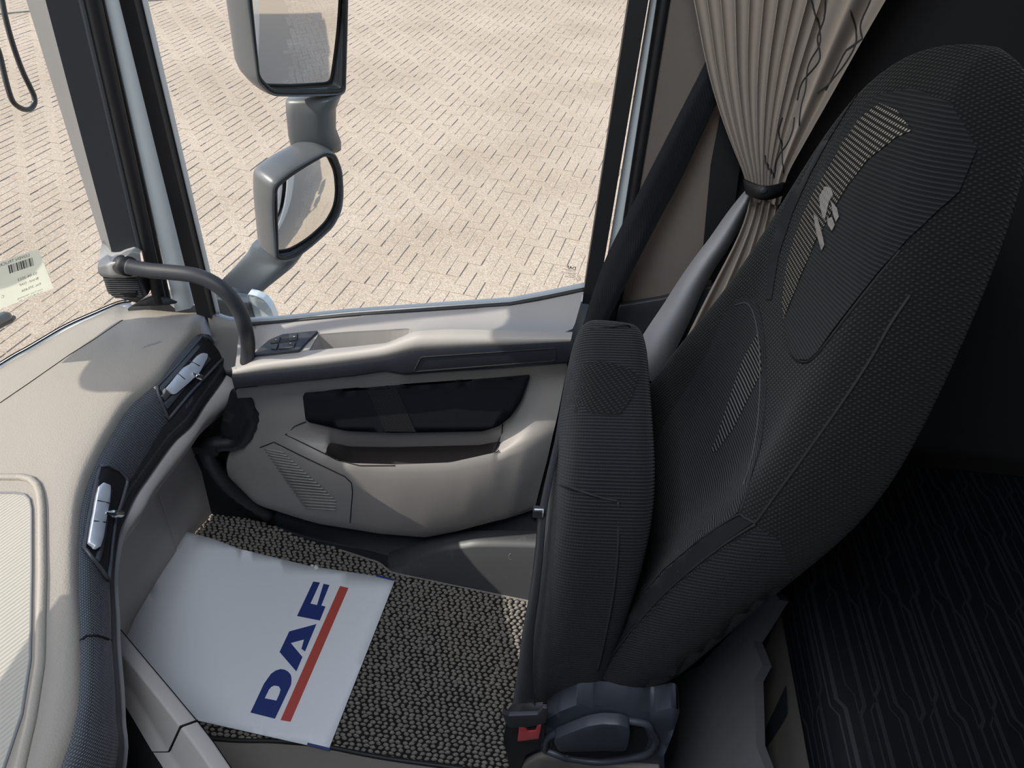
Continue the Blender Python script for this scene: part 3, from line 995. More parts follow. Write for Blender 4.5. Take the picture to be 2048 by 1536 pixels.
pocket = [(618, 701), (628, 684), (637, 668), (700, 663), (760, 660), (818, 657), (826, 661), (815, 668), (795, 677), (772, 686), (700, 694)]
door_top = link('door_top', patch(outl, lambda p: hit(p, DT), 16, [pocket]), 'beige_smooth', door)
lipo = link('armrest_lip', loft([lT, lL, lS, [p + Vector((0, 0.006, -0.002)) for p in lS]]), 'beige_smooth', door)
pk = [hit(p, DT) for p in dens(pocket, 10)]
pk.append(pk[0])
flo = [p.lerp(sum(pk, Vector()) / len(pk), 0.12) + Vector((0, 0, -0.045)) for p in pk]
link('armrest_pocket', loft([pk, [p + Vector((0, 0, -0.004)) for p in pk], flo]), 'beige_smooth', door, False, label='open recess in the armrest')
link('pocket_floor', mesh(flo[:-1], [tuple(range(len(flo) - 1))]), 'beige_smooth', door, False)
st = link('pull_trim', loft([lS, [a.lerp(b, 0.15) + Vector((0, -0.003, 0)) for a, b in zip(lS, lB)], [a.lerp(b, 0.85) + Vector((0, -0.002, 0)) for a, b in zip(lS, lB)], lB, [p + Vector((0, 0.02, 0.004)) for p in lB]]), 'strip', door, label='navy black trim strip along the armrest')
SB = bvh_of(st.data)
fr_ = roundpoly([(842, 714), (1113, 696), (1111, 721), (828, 743)], 6)
pth = [hit(p, SB, 0.0003) for p in dens(fr_, 8)]; pth.append(pth[0])
link('stitched_frame', tube(pth, 0.0011, 6), 'seam', st)
ppart('front_corner', [(414, 628), (434, 636), (480, 649), (520, 660), (520, 720), (470, 748), (440, 748), (426, 690)], lambda p: at(p, Y=1.045), 'beige_smooth', door, 20, solid=0.006, label='beige front corner of the door top')
# switch panel
sw = ppart('switch_panel', roundpoly([(507, 715), (522, 700), (541, 683), (567, 672), (638, 665), (620, 682), (599, 705)], 3), lambda p: hit(p, DT, 0.005), 'char', door, 12, solid=0.005, bevel=0.0012, label='dark switch plate with four keys')
swf = lambda d: (lambda p: hit(p, DT, d))
for q in ([(543, 690), (552, 682), (566, 677), (563, 690), (544, 692)], [(581, 673), (599, 672), (598, 686), (579, 688)], [(543, 694), (562, 691), (557, 705), (545, 704)], [(562, 691), (597, 688), (592, 701), (558, 705)]):
    c = sum((Vector(p) for p in q), Vector((0, 0))) / len(q)
    ppart('switch_key', [c + (Vector(p) - c) * 0.9 for p in q], swf(0.0075), 'char', sw, 8, solid=0.003, bevel=0.0008)
ppart('switch_well', [(566, 676), (581, 673), (578, 688), (562, 690)], swf(0.0058), 'black', sw, 8, label='dark gap of a missing key')
for p in ((556, 685), (591, 680), (583, 694)):
    link('key_symbol', tube([hit(p, DT, 0.0082), hit((p[0] + 3, p[1] - 1), DT, 0.0082)], 0.0008, 5), 'frame_light', sw)
# glazing trim and glass
link('glass_seal', tube([p + Vector((0, -0.004, 0.001)) for p in lG], 0.004, 8), 'black', door, label='black window seal')
link('glass_bead', tube([p + Vector((0, 0.008, 0.0015)) for p in lG], 0.0055, 10), 'frame_light', door, label='pale outer window bead')
gp = [(425, 640), (480, 655), (700, 636), (1020, 612), (1090, 600), (1190, 580), (1262, -60), (250, -60)]
gl = link('window_glass', patch(gp, lambda p: at(p, Y=1.063), 60), 'glass', door, False)
gy = lambda p: at(p, Y=1.0615)
mk = gy((1152, 540)); mx = (gy((1127, 536)) - mk); my = (gy((1152, 533)) - gy((1151, 543)))
exv, eyv = mx.normalized(), Vector((0, 0, 1))
link('glass_print', text_me('DAF', 0.0085, mk, exv, eyv, bold=0.0002), 'ink', gl, False)
for (txt, dy, sz) in (('TRUCKS N.V.', 0.0050, 0.0030), ('PILKINGTON', 0.0098, 0.0042), ('EUROPE', 0.0132, 0.0030), ('43R-001582', 0.0168, 0.0034), ('II', 0.0200, 0.003)):
    link('glass_print', text_me(txt, sz, mk - eyv * dy + exv * 0.0, exv, eyv), 'ink', gl, False)
link('glass_print', tube([mk - eyv * 0.0018, mk - eyv * 0.0018 + exv * 0.022], 0.0003, 4), 'ink', gl)
link('glass_print', text_me('E1', 0.0042, mk - eyv * 0.0180 - exv * 0.0085, exv, eyv), 'ink', gl, False)
cc = mk - eyv * 0.0165 - exv * 0.006
link('glass_print', tube([cc + exv * 0.0038 * math.cos(t * math.pi / 8) + eyv * 0.0038 * math.sin(t * math.pi / 8) for t in range(17)], 0.0003, 4), 'ink', gl)
# top run channel of the window
link('glass_header', box_me(at((760, -60), Y=1.06) + Vector((0, 0, 0.20)), (0.95, 0.05, 0.05)), 'black', door, False)

# main lower panel : rows of picture lines with depths
R0 = [(470, 778), (611, 763), (705, 755), (771, 745), (810, 752), (869, 747), (1000, 738), (1136, 727)]
R0b = [(474, 790), (540, 790), (640, 776), (800, 764), (1000, 752), (1134, 742)]
R1 = [(478, 806), (540, 800), (605, 789), (800, 772), (1060, 752), (1132, 747)]
R2 = [(474, 850), (560, 838), (612, 843), (690, 862), (790, 867), (960, 863), (1000, 853), (1030, 820), (1123, 790)]
R3 = [(470, 870), (570, 862), (640, 880), (700, 893), (790, 894), (960, 890), (1010, 880), (1060, 850), (1116, 828)]
R4 = [(462, 900), (560, 880), (640, 905), (680, 921), (700, 926), (790, 929), (900, 925), (990, 905), (1050, 875), (1108, 860)]
R4b = [(455, 915), (560, 905), (640, 925), (690, 938), (790, 941), (900, 938), (995, 918), (1060, 890), (1104, 876)]
R5 = [(452, 935), (530, 950), (640, 968), (800, 985), (940, 985), (1040, 962), (1095, 920)]
R6 = [(456, 950), (505, 1000), (610, 1035), (760, 1062), (850, 1070), (940, 1050), (1020, 1030), (1078, 980)]
R7 = [(459, 962), (517, 1020), (634, 1056), (760, 1076), (849, 1083), (908, 1072), (986, 1051), (1066, 1034)]
NP = 70


def line_t(pts, n, Ys):
    a = [at(p, Y=y) for p, y in zip(pts, Ys)]
    # parametrise by picture x fraction
    res = []
    x0, x1 = pts[0][0], pts[-1][0]
    for i in range(n):
        x = x0 + (x1 - x0) * i / (n - 1)
        k = 0
        while k < len(pts) - 2 and pts[k + 1][0] < x:
            k += 1
        f = (x - pts[k][0]) / (pts[k + 1][0] - pts[k][0])
        p = (pts[k][0] * (1 - f) + pts[k + 1][0] * f, pts[k][1] * (1 - f) + pts[k + 1][1] * f)
        res.append(at(p, Y=Ys[k] * (1 - f) + Ys[k + 1] * f))
    return res


def flat(pts, y):
    return [y] * len(pts)


pr = [line_t(R0, NP, flat(R0, 0.958)), line_t(R0b, NP, flat(R0b, 0.970)), line_t(R1, NP, flat(R1, 0.985)), line_t(R2, NP, [0.985, 0.985, 0.985, 0.985, 0.985, 0.985, 0.985, 0.985, 0.985]),
      line_t(R3, NP, [0.985, 0.985, 1.0, 1.005, 1.005, 1.005, 1.0, 0.985, 0.985]),
      line_t(R4, NP, [0.985, 0.98, 0.965, 0.955, 0.948, 0.945, 0.945, 0.95, 0.968, 0.982]),
      line_t(R4b, NP, [0.985, 0.975, 0.955, 0.945, 0.94, 0.94, 0.945, 0.965, 0.982]),
      line_t(R5, NP, [0.99, 0.975, 0.953, 0.943, 0.943, 0.955, 0.985]),
      line_t(R6, NP, [1.0, 0.985, 0.972, 0.965, 0.965, 0.968, 0.975, 0.99]),
      line_t(R7, NP, [1.01, 1.0, 0.992, 0.985, 0.985, 0.985, 0.988, 1.0])]
pr.append([p + Vector((0, 0.05, 0.0)) for p in pr[-1]])


def sstep(x, a, b):
    t = min(1, max(0, (x - a) / (b - a)))
    return t * t * (3 - 2 * t)


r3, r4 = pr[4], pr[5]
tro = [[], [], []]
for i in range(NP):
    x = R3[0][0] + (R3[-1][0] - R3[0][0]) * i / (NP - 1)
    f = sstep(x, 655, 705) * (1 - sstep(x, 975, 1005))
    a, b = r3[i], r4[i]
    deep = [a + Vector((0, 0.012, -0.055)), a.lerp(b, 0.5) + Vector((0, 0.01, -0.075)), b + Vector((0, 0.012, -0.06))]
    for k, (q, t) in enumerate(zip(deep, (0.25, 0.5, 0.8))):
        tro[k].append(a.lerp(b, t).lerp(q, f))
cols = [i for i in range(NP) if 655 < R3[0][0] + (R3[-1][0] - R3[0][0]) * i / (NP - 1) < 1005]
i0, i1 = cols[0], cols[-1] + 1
link('pocket_trough', loft([r[i0:i1] for r in [pr[4]] + tro + [pr[5]]]), 'pocket_trough', door, label='dark trough at the bottom of the door pocket')  # trough surface much darker than the panel around it
side_l = [r[:i0 + 1] for r in pr[4:6]]
side_r = [r[i1 - 1:] for r in pr[4:6]]
vs_, fs_ = [], []
for blk in (pr[:5], pr[5:], side_l, side_r):
    me_ = loft(blk)
    k_ = len(vs_)
    vs_ += [v.co.copy() for v in me_.vertices]
    fs_ += [tuple(k_ + i for i in p.vertices) for p in me_.polygons]
dp_me = clean(mesh(vs_, fs_))
dp = link('door_panel', dp_me, 'beige_smooth', door)
mods(dp, sub=1)
DP = bvh_of(loft(pr))
dpf = lambda d: (lambda p: hit(p, DP, d))
ins = roundpoly([(605, 790), (1060, 752), (1041, 804), (1021, 834), (997, 853), (965, 863), (790, 866), (692, 862), (619, 845), (611, 840)], 6)
insb = ppart('fabric_insert', ins, (lambda p: at(p, Y=0.971)), 'fabric_door', door, 18, solid=0.012, label='black fabric insert')
ppart('insert_stripe', [(735, 781), (793, 776), (832, 864), (770, 863)], (lambda p: at(p, Y=0.9704)), 'fabric_door_b', insb, 16, label='dotted grey-black stripe')
for pl in ([(571, 869), (620, 893), (674, 920), (720, 931), (790, 931)], [(1005, 848), (1004, 865), (996, 885), (986, 903)], [(571, 869), (590, 852), (612, 843)]):
    link('panel_line', tube([hit(p, DP, 0.0003) for p in dens(pl, 8, False)], 0.0011, 6), 'seam', door)
# speaker grille
spk = [(520, 895), (548, 884), (600, 910), (690, 953), (703, 966), (705, 985), (700, 1045), (620, 1030), (540, 1000)]
pth = [hit(p, DP, 0.0003) for p in dens(spk[:7], 8, False)]
link('speaker_outline', tube(pth, 0.0011, 6), 'seam', door)
for k in range(20):
    a = Vector((528 + k * 4.3, 897 + k * 6.2))
    b = Vector((548 + k * 6.6 + 20, 905 + k * 6.0))
    b.x = min(b.x, 672)
    pth = [hit(a.lerp(b, t), DP, 0.0006) for t in (0, 0.25, 0.5, 0.75, 1)]
    link('grille_rib', tube(pth, 0.0016, 6), 'beige_smooth', door)
# black rear edge of the door and red lamp
redge = [(1144, 682), (1148, 684), (1137, 750), (1120, 830), (1094, 940), (1070, 1020), (1066, 1034), (1080, 966), (1104, 876), (1118, 826), (1134, 745)]
ppart('rear_edge', [(1134, 728), (1152, 690), (1150, 760), (1112, 905), (1070, 1040), (1062, 1036), (1079, 978), (1104, 876), (1123, 790)], lambda p: at(p, Y=1.01), 'black', door, 20, solid=0.02, label='black rear edge of the door')
link('edge_lamp', tube([at((1068, 925), Y=0.985), at((1060, 960), Y=0.985)], 0.0035, 8), mat('dark_red_lens', (0.10, 0.012, 0.012), 0.3), door, label='dark red edge reflector')
link('front_edge', loft([[r_[0] for r_ in pr[:-1]], [r_[0] + Vector((-0.02, 0.04, 0)) for r_ in pr[:-1]]]), 'char', door)
# outer door skin, white, seen only in the mirrors
sk = [Vector((-0.74, 1.135, -0.75)), Vector((0.13, 1.135, -0.75)), Vector((0.13, 1.135, 0.70)), Vector((-0.10, 1.135, 0.66)), Vector((-0.72, 1.135, 0.53))]
link('outer_skin', prism(sk, Vector((0, 0.02, 0))), 'white_body', door, False, label='white painted outer door skin')
ppart('gap_shade', roundpoly([(462, 778), (500, 786), (508, 812), (506, 850), (492, 880), (455, 905), (440, 860)], 8), lambda p: at(p, Y=0.975), 'black', door, 20, solid=0.004, label='black sheet for the shaded gap between dash and door')  # black sheet painted in for the shaded gap beside the dash
# A-pillar side footwell cover with cable loom between dash and door
fw = thing('footwell_loom', (-0.62, 1.0, 0.3), 'black rubber door cable loom in the dark footwell behind the dash', 'cable')
pth = smooth_line([at((500, 790), Y=1.0), at((505, 830), Y=0.99), at((480, 880), Y=0.985), at((415, 895), Y=0.97), at((440, 950), Y=1.0), at((480, 990), Y=1.01), at((540, 1030), Y=1.02)], 40)
link('gaiter', tube(pth, [0.016 + 0.002 * (i % 2) for i in range(40)], 10), 'black', fw)
link('clip', box_me(at((415, 893), Y=0.965), (0.05, 0.03, 0.02)), 'black', fw, False)

# ================================================================== SILL, FLOOR COVERINGS, PAPER
link('footwell_side', prism([Vector((-1.14, 1.05, -0.06)), Vector((-0.60, 1.05, -0.06)), Vector((-0.60, 1.05, 0.30)), Vector((-0.66, 1.05, 0.54)), Vector((-0.95, 1.05, 0.54)), Vector((-1.14, 1.05, 0.40))], Vector((0, 0.03, 0))), 'floor', wall_front, False, label='dark footwell side lining')
link('rear_sill', prism([Vector((-0.15, 1.06, -0.06)), Vector((0.2, 1.06, -0.06)), Vector((0.2, 1.06, 0.66)), Vector((0.05, 1.06, 0.72)), Vector((-0.02, 1.06, 0.30))], Vector((0, 0.03, 0))), 'floor', wall_right, False, label='dark sill behind the seat')
link('under_sill', box_me(Vector((0.1, 1.08, -0.2)), (2.3, 0.1, 0.4)), 'floor', wall_right, False)
sill = thing('door_sill', (-0.3, 0.97, 0.0), 'dark plastic door sill with scuffed raised tread beside the seat', 'door sill')
al = [(405, 900), (440, 930), (459, 965), (517, 1022), (634, 1057), (760, 1077), (849, 1085), (908, 1074), (986, 1053), (1066, 1036), (1160, 1010)]
ml = [(300, 960), (360, 985), (440, 1010), (520, 1040), (600, 1075), (680, 1100), (732, 1117), (758, 1126), (776, 1140), (788, 1146), (900, 1169), (1042, 1199), (1180, 1228)]
a3 = resample([at(p, Y=1.025) for p in al], 50)
m3 = resample([at(p, Z=0.004) for p in ml], 50)
sl_me = loft([[p + Vector((0, 0.05, 0.03)) for p in a3], [p + Vector((0, 0.0, -0.0)) for p in a3], [a.lerp(b, 0.4) + Vector((0, 0, -0.02)) for a, b in zip(a3, m3)], [a.lerp(b, 0.8) + Vector((0, 0, -0.02)) for a, b in zip(a3, m3)], m3, [p + Vector((0, -0.03, -0.01)) for p in m3]])
link('sill_cover', sl_me, 'floor', sill)
arc = smooth_line([at(p, Y=0.968) for p in [(772, 1138), (830, 1119), (880, 1106), (920, 1100), (960, 1096), (1062, 1097), (1150, 1102)]], 40)
arc2 = [p + Vector((0, 0.035, 0.018)) for p in arc]
low = resample([at(p, Z=0.006) for p in [(776, 1141), (800, 1149), (900, 1170), (1042, 1199), (1180, 1226)]], 40)
tr = link('step_tread', loft([[p + Vector((0, 0.03, -0.06)) for p in arc2], arc2, [p + Vector((0, 0.002, 0.003)) for p in arc], arc, [a.lerp(b, 0.5) + Vector((0, 0, 0.012)) for a, b in zip(arc, low)], low]), 'step', sill, label='scuffed grey-black raised tread')
TR = bvh_of(tr.data)
for p in ((1037, 1075), (955, 1086)):
    c = at(p, Y=1.0)
    link('clip_ring', tube([c + Vector((0.007 * math.cos(t * math.pi / 6), -0.004, 0.007 * math.sin(t * math.pi / 6))) for t in range(13)], 0.001, 5), 'black', sill)
link('tread_mark', tube([hit((1022 + 4 * math.cos(t * .6), 1113 + 6 * math.sin(t * .6)), TR, 0.0004) for t in range(2, 9)], 0.0006, 5), 'pillar', sill)

# carpet mat of knotted loops
carpet = thing('carpet_mat', (-0.5, 0.75, 0.0), 'dark grey looped carpet mat on the passenger footwell floor', 'floor mat')
near_e = [(200, 1440), (427, 1477), (545, 1482), (625, 1488), (759, 1514), (893, 1533), (1040, 1552), (1120, 1560)]
cpoly = [Vector(at(p, Z=0.004).xy) for p in ml[1:]] + [Vector((0.05, 0.80))] + [Vector(at(p, Z=0.004).xy) for p in near_e[::-1]] + [Vector((-1.05, 0.5)), Vector((-1.08, 1.03))]
link('backing', patch(cpoly, lambda p: Vector((p[0], p[1], 0.003)), 0.12), 'carpet', carpet, False)
paper_w = [at(p, Z=0.014).xy for p in [(370, 1062), (790, 1160), (657, 1500), (154, 1387)]]
pc = sum(paper_w, Vector((0, 0))) / 4
paper_in = [pc + (p - pc) * 0.93 for p in paper_w]
vs, fs = [], []
y = 0.42
row = 0
while y < 1.06:
    x = -1.06 + (row % 2) * 0.0068 + (row % 3) * 0.002
    while x < 0.06:
        q = Vector((x + random.uniform(-.0012, .0012), y + random.uniform(-.0009, .0009)))
        if inside(q, cpoly) and not inside(q, paper_in):
            L_, B_ = 0.0062 * random.uniform(.8, 1.1), 0.0034 * random.uniform(.8, 1.15)
            ang = random.uniform(-.25, .25) + 0.12
            h = 0.0045 * random.uniform(.7, 1.25)
            b = len(vs)
            ca, sa = math.cos(ang), math.sin(ang)
            for (sc, z) in ((1, 0.003), (0.72, 0.003 + h)):
                for k in range(6):
                    u, v = math.cos(k * math.pi / 3) * L_ * sc, math.sin(k * math.pi / 3) * B_ * sc
                    vs.append((q.x + ca * u - sa * v, q.y + sa * u + ca * v, z))
            fs += [(b + k, b + (k + 1) % 6, b + 6 + (k + 1) % 6, b + 6 + k) for k in range(6)] + [tuple(b + 6 + k for k in range(6))]
        x += 0.0136
    y += 0.0078
    row += 1
link('carpet_loops', mesh(vs, fs), 'nub', carpet, True, 'stuff')
pe = [at(p, Z=0.008) for p in near_e]
link('mat_piping', tube(smooth_line(pe, 60), 0.0045, 8), 'black', carpet)
pe = [at(p, Z=0.006) for p in ml[5:]]
link('edge_binding', tube(smooth_line(pe, 60), 0.0025, 8), 'nub', carpet)
# tunnel cover in front of the mat
link('tunnel_carpet', loft([[p + Vector((0, -0.004, -0.001)) for p in pe_] for pe_ in [[at(p, Z=0.008) for p in near_e]]] + [[at(p, Z=0.008) + Vector((0.0, -0.05, 0.004)) for p in near_e], [at(p, Z=0.008) + Vector((0, -0.35, 0.01)) for p in near_e]]), 'base_b', floor, label='grey-brown floor covering')

# paper floor protector
paper = thing('paper_mat', (-0.6, 0.75, 0.012), 'white paper floor sheet with large blue letters and red stripe on the carpet mat', 'paper')


def pz(p):
    # gentle curl towards the far left corner
    a = Vector((p[0], p[1])) - Vector((370, 1062))
    d = a.length
    return 0.013 + 0.020 * max(0, 1 - d / 260) ** 2 + 0.0025 * math.sin(p[0] * 0.012 + p[1] * 0.009)


pfn = lambda lift: (lambda p: at(p, Z=pz(p) + lift))
sheet = ppart('sheet', [(370, 1062), (430, 1079), (480, 1098), (620, 1132), (752, 1152), (790, 1160), (657, 1500), (613, 1490), (390, 1440), (154, 1387)], pfn(0), 'paper', paper, 26)
mods(sheet, solid=0.0006)
lf = pfn(0.0007)
ppart('letter', [(626.5, 1163), (640, 1165), (621, 1207), (634, 1210), (647, 1167.5), (659, 1170), (642.6, 1211), (651, 1213), (639.7, 1241), (594, 1232)], lf, 'blue', paper, 14, smooth=False, label='blue printed letter F')
ppart('letter', [(578.4, 1262.7), (633, 1248), (610, 1303), (602.8, 1297.6), (608, 1279), (581.6, 1286), (605, 1314), (592.6, 1342.8), (559, 1304)], lf, 'blue', paper, 14, smooth=False, label='blue printed letter A')
dout = [Vector(p) for p in [(500.8, 1425), (528, 1367), (541.8, 1347.7), (551, 1341), (561, 1338), (569, 1339), (576, 1343), (581, 1348.5), (583, 1355), (583, 1362), (582, 1369.6), (550, 1437.5)]]
din = [Vector(p) for p in [(529.6, 1396.5), (538, 1379), (543, 1373.5), (549, 1371), (557.7, 1372.8), (561, 1379), (559, 1387), (552.8, 1401)]]
ppart('letter', dout, lf, 'blue', paper, 10, [din], smooth=False, label='blue printed letter D')
ppart('red_stripe', [(561, 1440), (581, 1443.6), (697, 1175.7), (680, 1172)], lf, 'redprint', paper, 18, smooth=False, label='red printed stripe')
ppart('corner_mark', [(752, 1149), (789, 1158), (788, 1161.5), (752, 1153)], lf, 'blue', paper, 10, smooth=False, label='blue corner mark')
ppart('corner_mark', [(615, 1485), (661, 1496), (659, 1501.5), (614, 1490)], lf, 'blue', paper, 10, smooth=False, label='blue corner mark')
for q in ([(622, 1128), (628, 1130), (626, 1133), (621, 1132)], [(630, 1129), (636, 1131), (637, 1137), (630, 1139), (627, 1135)]):
    ppart('paper_glint', q, pfn(0.002), mat('paper_glint', (0.8, 0.8, 0.76), 0.08, spec=1.0), paper, 6, solid=0.001, label='small bright glint patch')  # bright patches painted in for a glint of light on the paper

# ================================================================== SEAT
seat = thing('passenger_seat', (0.15, 0.72, 0.25), 'black fabric passenger seat with its cushion folded up against the backrest', 'seat')
zl = [0.395, 0.41, 0.46, 0.60, 0.73, 0.86, 0.95, 1.05, 1.13, 1.20, 1.245, 1.262]
xc = [0.090, 0.062, 0.072, 0.113, 0.158, 0.215, 0.237, 0.258, 0.272, 0.290, 0.318, 0.350]
yn = [0.56, 0.515, 0.500, 0.495, 0.492, 0.490, 0.505, 0.540, 0.575, 0.625, 0.685, 0.735]
yf = [0.88, 0.925, 0.94, 0.945, 0.948, 0.945, 0.925, 0.905, 0.885, 0.855, 0.815, 0.77]
tk = [0.07, 0.13, 0.15, 0.150, 0.145, 0.135, 0.125, 0.115, 0.11, 0.10, 0.075, 0.03]
rc = [0.00, 0.02, 0.035, 0.045, 0.045, 0.035, 0.012, 0.0, -0.006, -0.004, 0.0, 0.0]


def ring(i):
    x, a, b, t, r_ = xc[i], yn[i], yf[i], tk[i], rc[i]
    m = (a + b) / 2
    wdt = (b - a)
    c1, c2, c3 = wdt * 0.07, wdt * 0.16, wdt * 0.25
    R_ = [(x + t, m), (x + t, a + wdt * 0.22), (x + t * 0.97, a + wdt * 0.08), (x + t * 0.72, a + 0.003), (x + t * 0.4, a), (x + t * 0.14, a + 0.004), (x, a + c1), (x + abs(r_) * 0.25, a + c2), (x + r_ * 0.85, a + c3), (x + r_, m - wdt * 0.1), (x + r_, m + wdt * 0.1), (x + r_ * 0.85, b - c3), (x + abs(r_) * 0.25, b - c2), (x, b - c1), (x + t * 0.14, b - 0.004), (x + t * 0.4, b), (x + t * 0.72, b - 0.003), (x + t * 0.97, b - wdt * 0.08), (x + t, b - wdt * 0.22)]
    return [Vector((p[0], p[1], zl[i])) for p in R_]


def subdiv(me, lv=2):
    o = bpy.data.objects.new('tmp', me)
    COL.objects.link(o)
    s = o.modifiers.new('s', 'SUBSURF'); s.levels = lv; s.render_levels = lv
    dg = bpy.context.evaluated_depsgraph_get()
    r_ = bpy.data.meshes.new_from_object(o.evaluated_get(dg))
    bpy.data.objects.remove(o)
    return r_


back_me = subdiv(clean(loft([ring(i) for i in range(len(zl))], closed=True, caps=True)), 2)
back = link('backrest', back_me, 'fab_weave', seat)
BK = bvh_of(back_me)
bkf = lambda d: (lambda p: hit(p, BK, d))


def bpart(name, poly, lift, m, step=22, par=None, label=None, rnd=0):
    return ppart(name, roundpoly(poly, rnd) if rnd else poly, bkf(lift), m, par or back, step, label=label)


def bseam(pl, rad=0.0016, m='seam', lift=0.0006, name='seam'):
    return link(name, tube(smooth_line([hit(p, BK, lift) for p in pl], 50), rad, 6), m, back)


# head panel
hp_ = [(1765, 190), (1712, 230), (1668, 300), (1630, 370), (1600, 430), (1578, 500), (1567, 560), (1568, 620), (1577, 680), (1586, 708), (1600, 720), (1622, 721), (1640, 705), (1668, 665), (1710, 610), (1760, 545), (1815, 480), (1870, 425), (1915, 385), (1950, 300), (1900, 210), (1830, 180)]
bpart('head_panel', hp_, 0.003, 'fab_rib', 26, label='ribbed head panel')
bpart('mesh_panel', [(1765, 210), (1725, 240), (1690, 290), (1655, 350), (1622, 410), (1597, 470), (1580, 530), (1571, 600), (1574, 640), (1590, 600), (1612, 545), (1640, 480), (1672, 425), (1705, 370), (1745, 320), (1800, 278), (1830, 265), (1800, 225)], 0.0042, 'fab_mesh', 20, label='grey dotted mesh panel')
# pale emblem on the head panel
em = [[(1637, 430), (1645, 437), (1656, 476), (1659, 492), (1653, 503), (1646, 480), (1640, 455)], [(1648, 395), (1660, 375), (1672, 378), (1676, 392), (1668, 405), (1660, 440), (1655, 436), (1650, 415)],
      [(1672, 405), (1684, 418), (1688, 436), (1682, 446), (1676, 430)], [(1664, 440), (1674, 436), (1680, 452), (1674, 464), (1666, 452)]]
for q in em:
    bpart('emblem', q, 0.0055, 'emblem', 8, label='pale woven emblem stroke')
bpart('head_border', [(1706, 165), (1735, 163), (1700, 215), (1660, 280), (1622, 350), (1588, 425), (1560, 510), (1545, 600), (1535, 598), (1538, 520), (1560, 440), (1598, 350), (1640, 265), (1675, 200)], 0.0018, 'fab_plain', 22, label='smooth border beside the head panel')
# lower insert
li = [(1466, 606), (1480, 599), (1500, 598), (1512, 606), (1522, 632), (1529, 680), (1532, 760), (1529, 840), (1518, 910), (1500, 970), (1478, 1026), (1440, 1052), (1390, 1090), (1330, 1140), (1270, 1210), (1262, 1100), (1290, 950), (1330, 850), (1380, 770), (1420, 700), (1445, 640)]
bpart('centre_insert', li, 0.002, 'fab_rib', 26, label='ribbed centre insert')
bpart('lined_panel', [(1519, 668), (1526, 700), (1528, 745), (1500, 800), (1470, 860), (1436, 905), (1425, 905), (1440, 870), (1462, 800), (1490, 720)], 0.0032, 'fab_line', 20, label='grey lined panel')
bseam([(1470, 604), (1490, 598), (1508, 603), (1521, 630), (1530, 690), (1532, 770), (1527, 850), (1516, 915), (1498, 975), (1480, 1026)])
bseam([(1474, 611), (1491, 606), (1502, 610), (1514, 635), (1523, 692), (1525, 770), (1520, 850), (1509, 915), (1492, 972)], 0.0008, 'thread', 0.0032, 'stitching')
bseam([(1820, 590), (1780, 650), (1740, 720), (1680, 812), (1600, 925), (1545, 1000), (1512, 1046)])
bseam([(1512, 1046), (1490, 1036), (1478, 1030), (1440, 1052), (1390, 1088)])
bseam([(1512, 1048), (1440, 1095), (1345, 1172), (1270, 1252), (1205, 1335), (1165, 1380)])
bseam([(1765, 190), (1700, 240), (1650, 330), (1600, 430), (1573, 530), (1567, 600), (1576, 680), (1592, 716), (1620, 722), (1655, 685), (1720, 600), (1800, 500)])
bpart('side_gusset', [(1508, 1044), (1480, 1034), (1440, 1058), (1390, 1094), (1330, 1146), (1275, 1208), (1230, 1275), (1185, 1345), (1205, 1330), (1268, 1250), (1344, 1170), (1438, 1093)], 0.0016, 'fab_plain', 22, label='smooth gusset along the bolster')
bpart('rib_bolster', [(1520, 1055), (1445, 1100), (1350, 1178), (1275, 1258), (1210, 1340), (1168, 1382), (1200, 1405), (1290, 1412), (1370, 1385), (1440, 1315), (1530, 1215), (1585, 1150), (1560, 1080)], 0.0016, 'fab_rib2', 26, label='ribbed side bolster')

# folded cushion
bm = bmesh.new()
bmesh.ops.create_cube(bm, size=1)
bmesh.ops.subdivide_edges(bm, edges=bm.edges, cuts=5, use_grid_fill=True)
SX, SY, SZ = 0.118, 0.42, 0.56
CX, CY, CZ = 0.056, 0.71, 0.565
for v in bm.verts:
    x, y_, z = v.co * 2
    # superellipse rounding
    n_ = 7.0
    l = (abs(x) ** n_ + abs(y_) ** n_ + abs(z) ** n_) ** (1 / n_)
    mx_ = max(abs(x), abs(y_), abs(z))
    s_ = mx_ / l
    x, y_, z = x * s_, y_ * s_, z * s_
    top = max(0, z)
    px_ = x * SX / 2 + 0.012 * z + 0.004 * (1 - y_)
    py_ = y_ * SY / 2
    if z > 0.5 and y_ < 0:
        py_ += 0.02 * (z - 0.5) * 2
    v.co = Vector((CX + px_, CY + py_, CZ + z * SZ / 2))
sq = bpy.data.meshes.new('mesh'); bm.to_mesh(sq); bm.free()
sq_me = subdiv(sq, 2)
squab = link('cushion', sq_me, 'fab_rib2', seat, label='ribbed cushion folded upright')
SQ = bvh_of(sq_me)


def sseam(pl, rad=0.0016, m='seam'):
    return link('seam', tube(smooth_line([hit(p, SQ, 0.0005) for p in pl], 40), rad, 6), m, squab)


sseam([(1180, 660), (1215, 655), (1260, 655), (1292, 668)])
sseam([(1095, 968), (1130, 972), (1170, 985), (1205, 996), (1235, 1002)])
sseam([(1236, 1002), (1236, 1100), (1225, 1200), (1205, 1300), (1195, 1340)])
ppart('mesh_panel', [(1142, 745), (1165, 728), (1200, 722), (1250, 735), (1278, 752), (1262, 800), (1240, 830), (1180, 828), (1125, 822), (1130, 780)], lambda p: hit(p, SQ, 0.0012), 'fab_weave', squab, 20, label='grey woven panel')

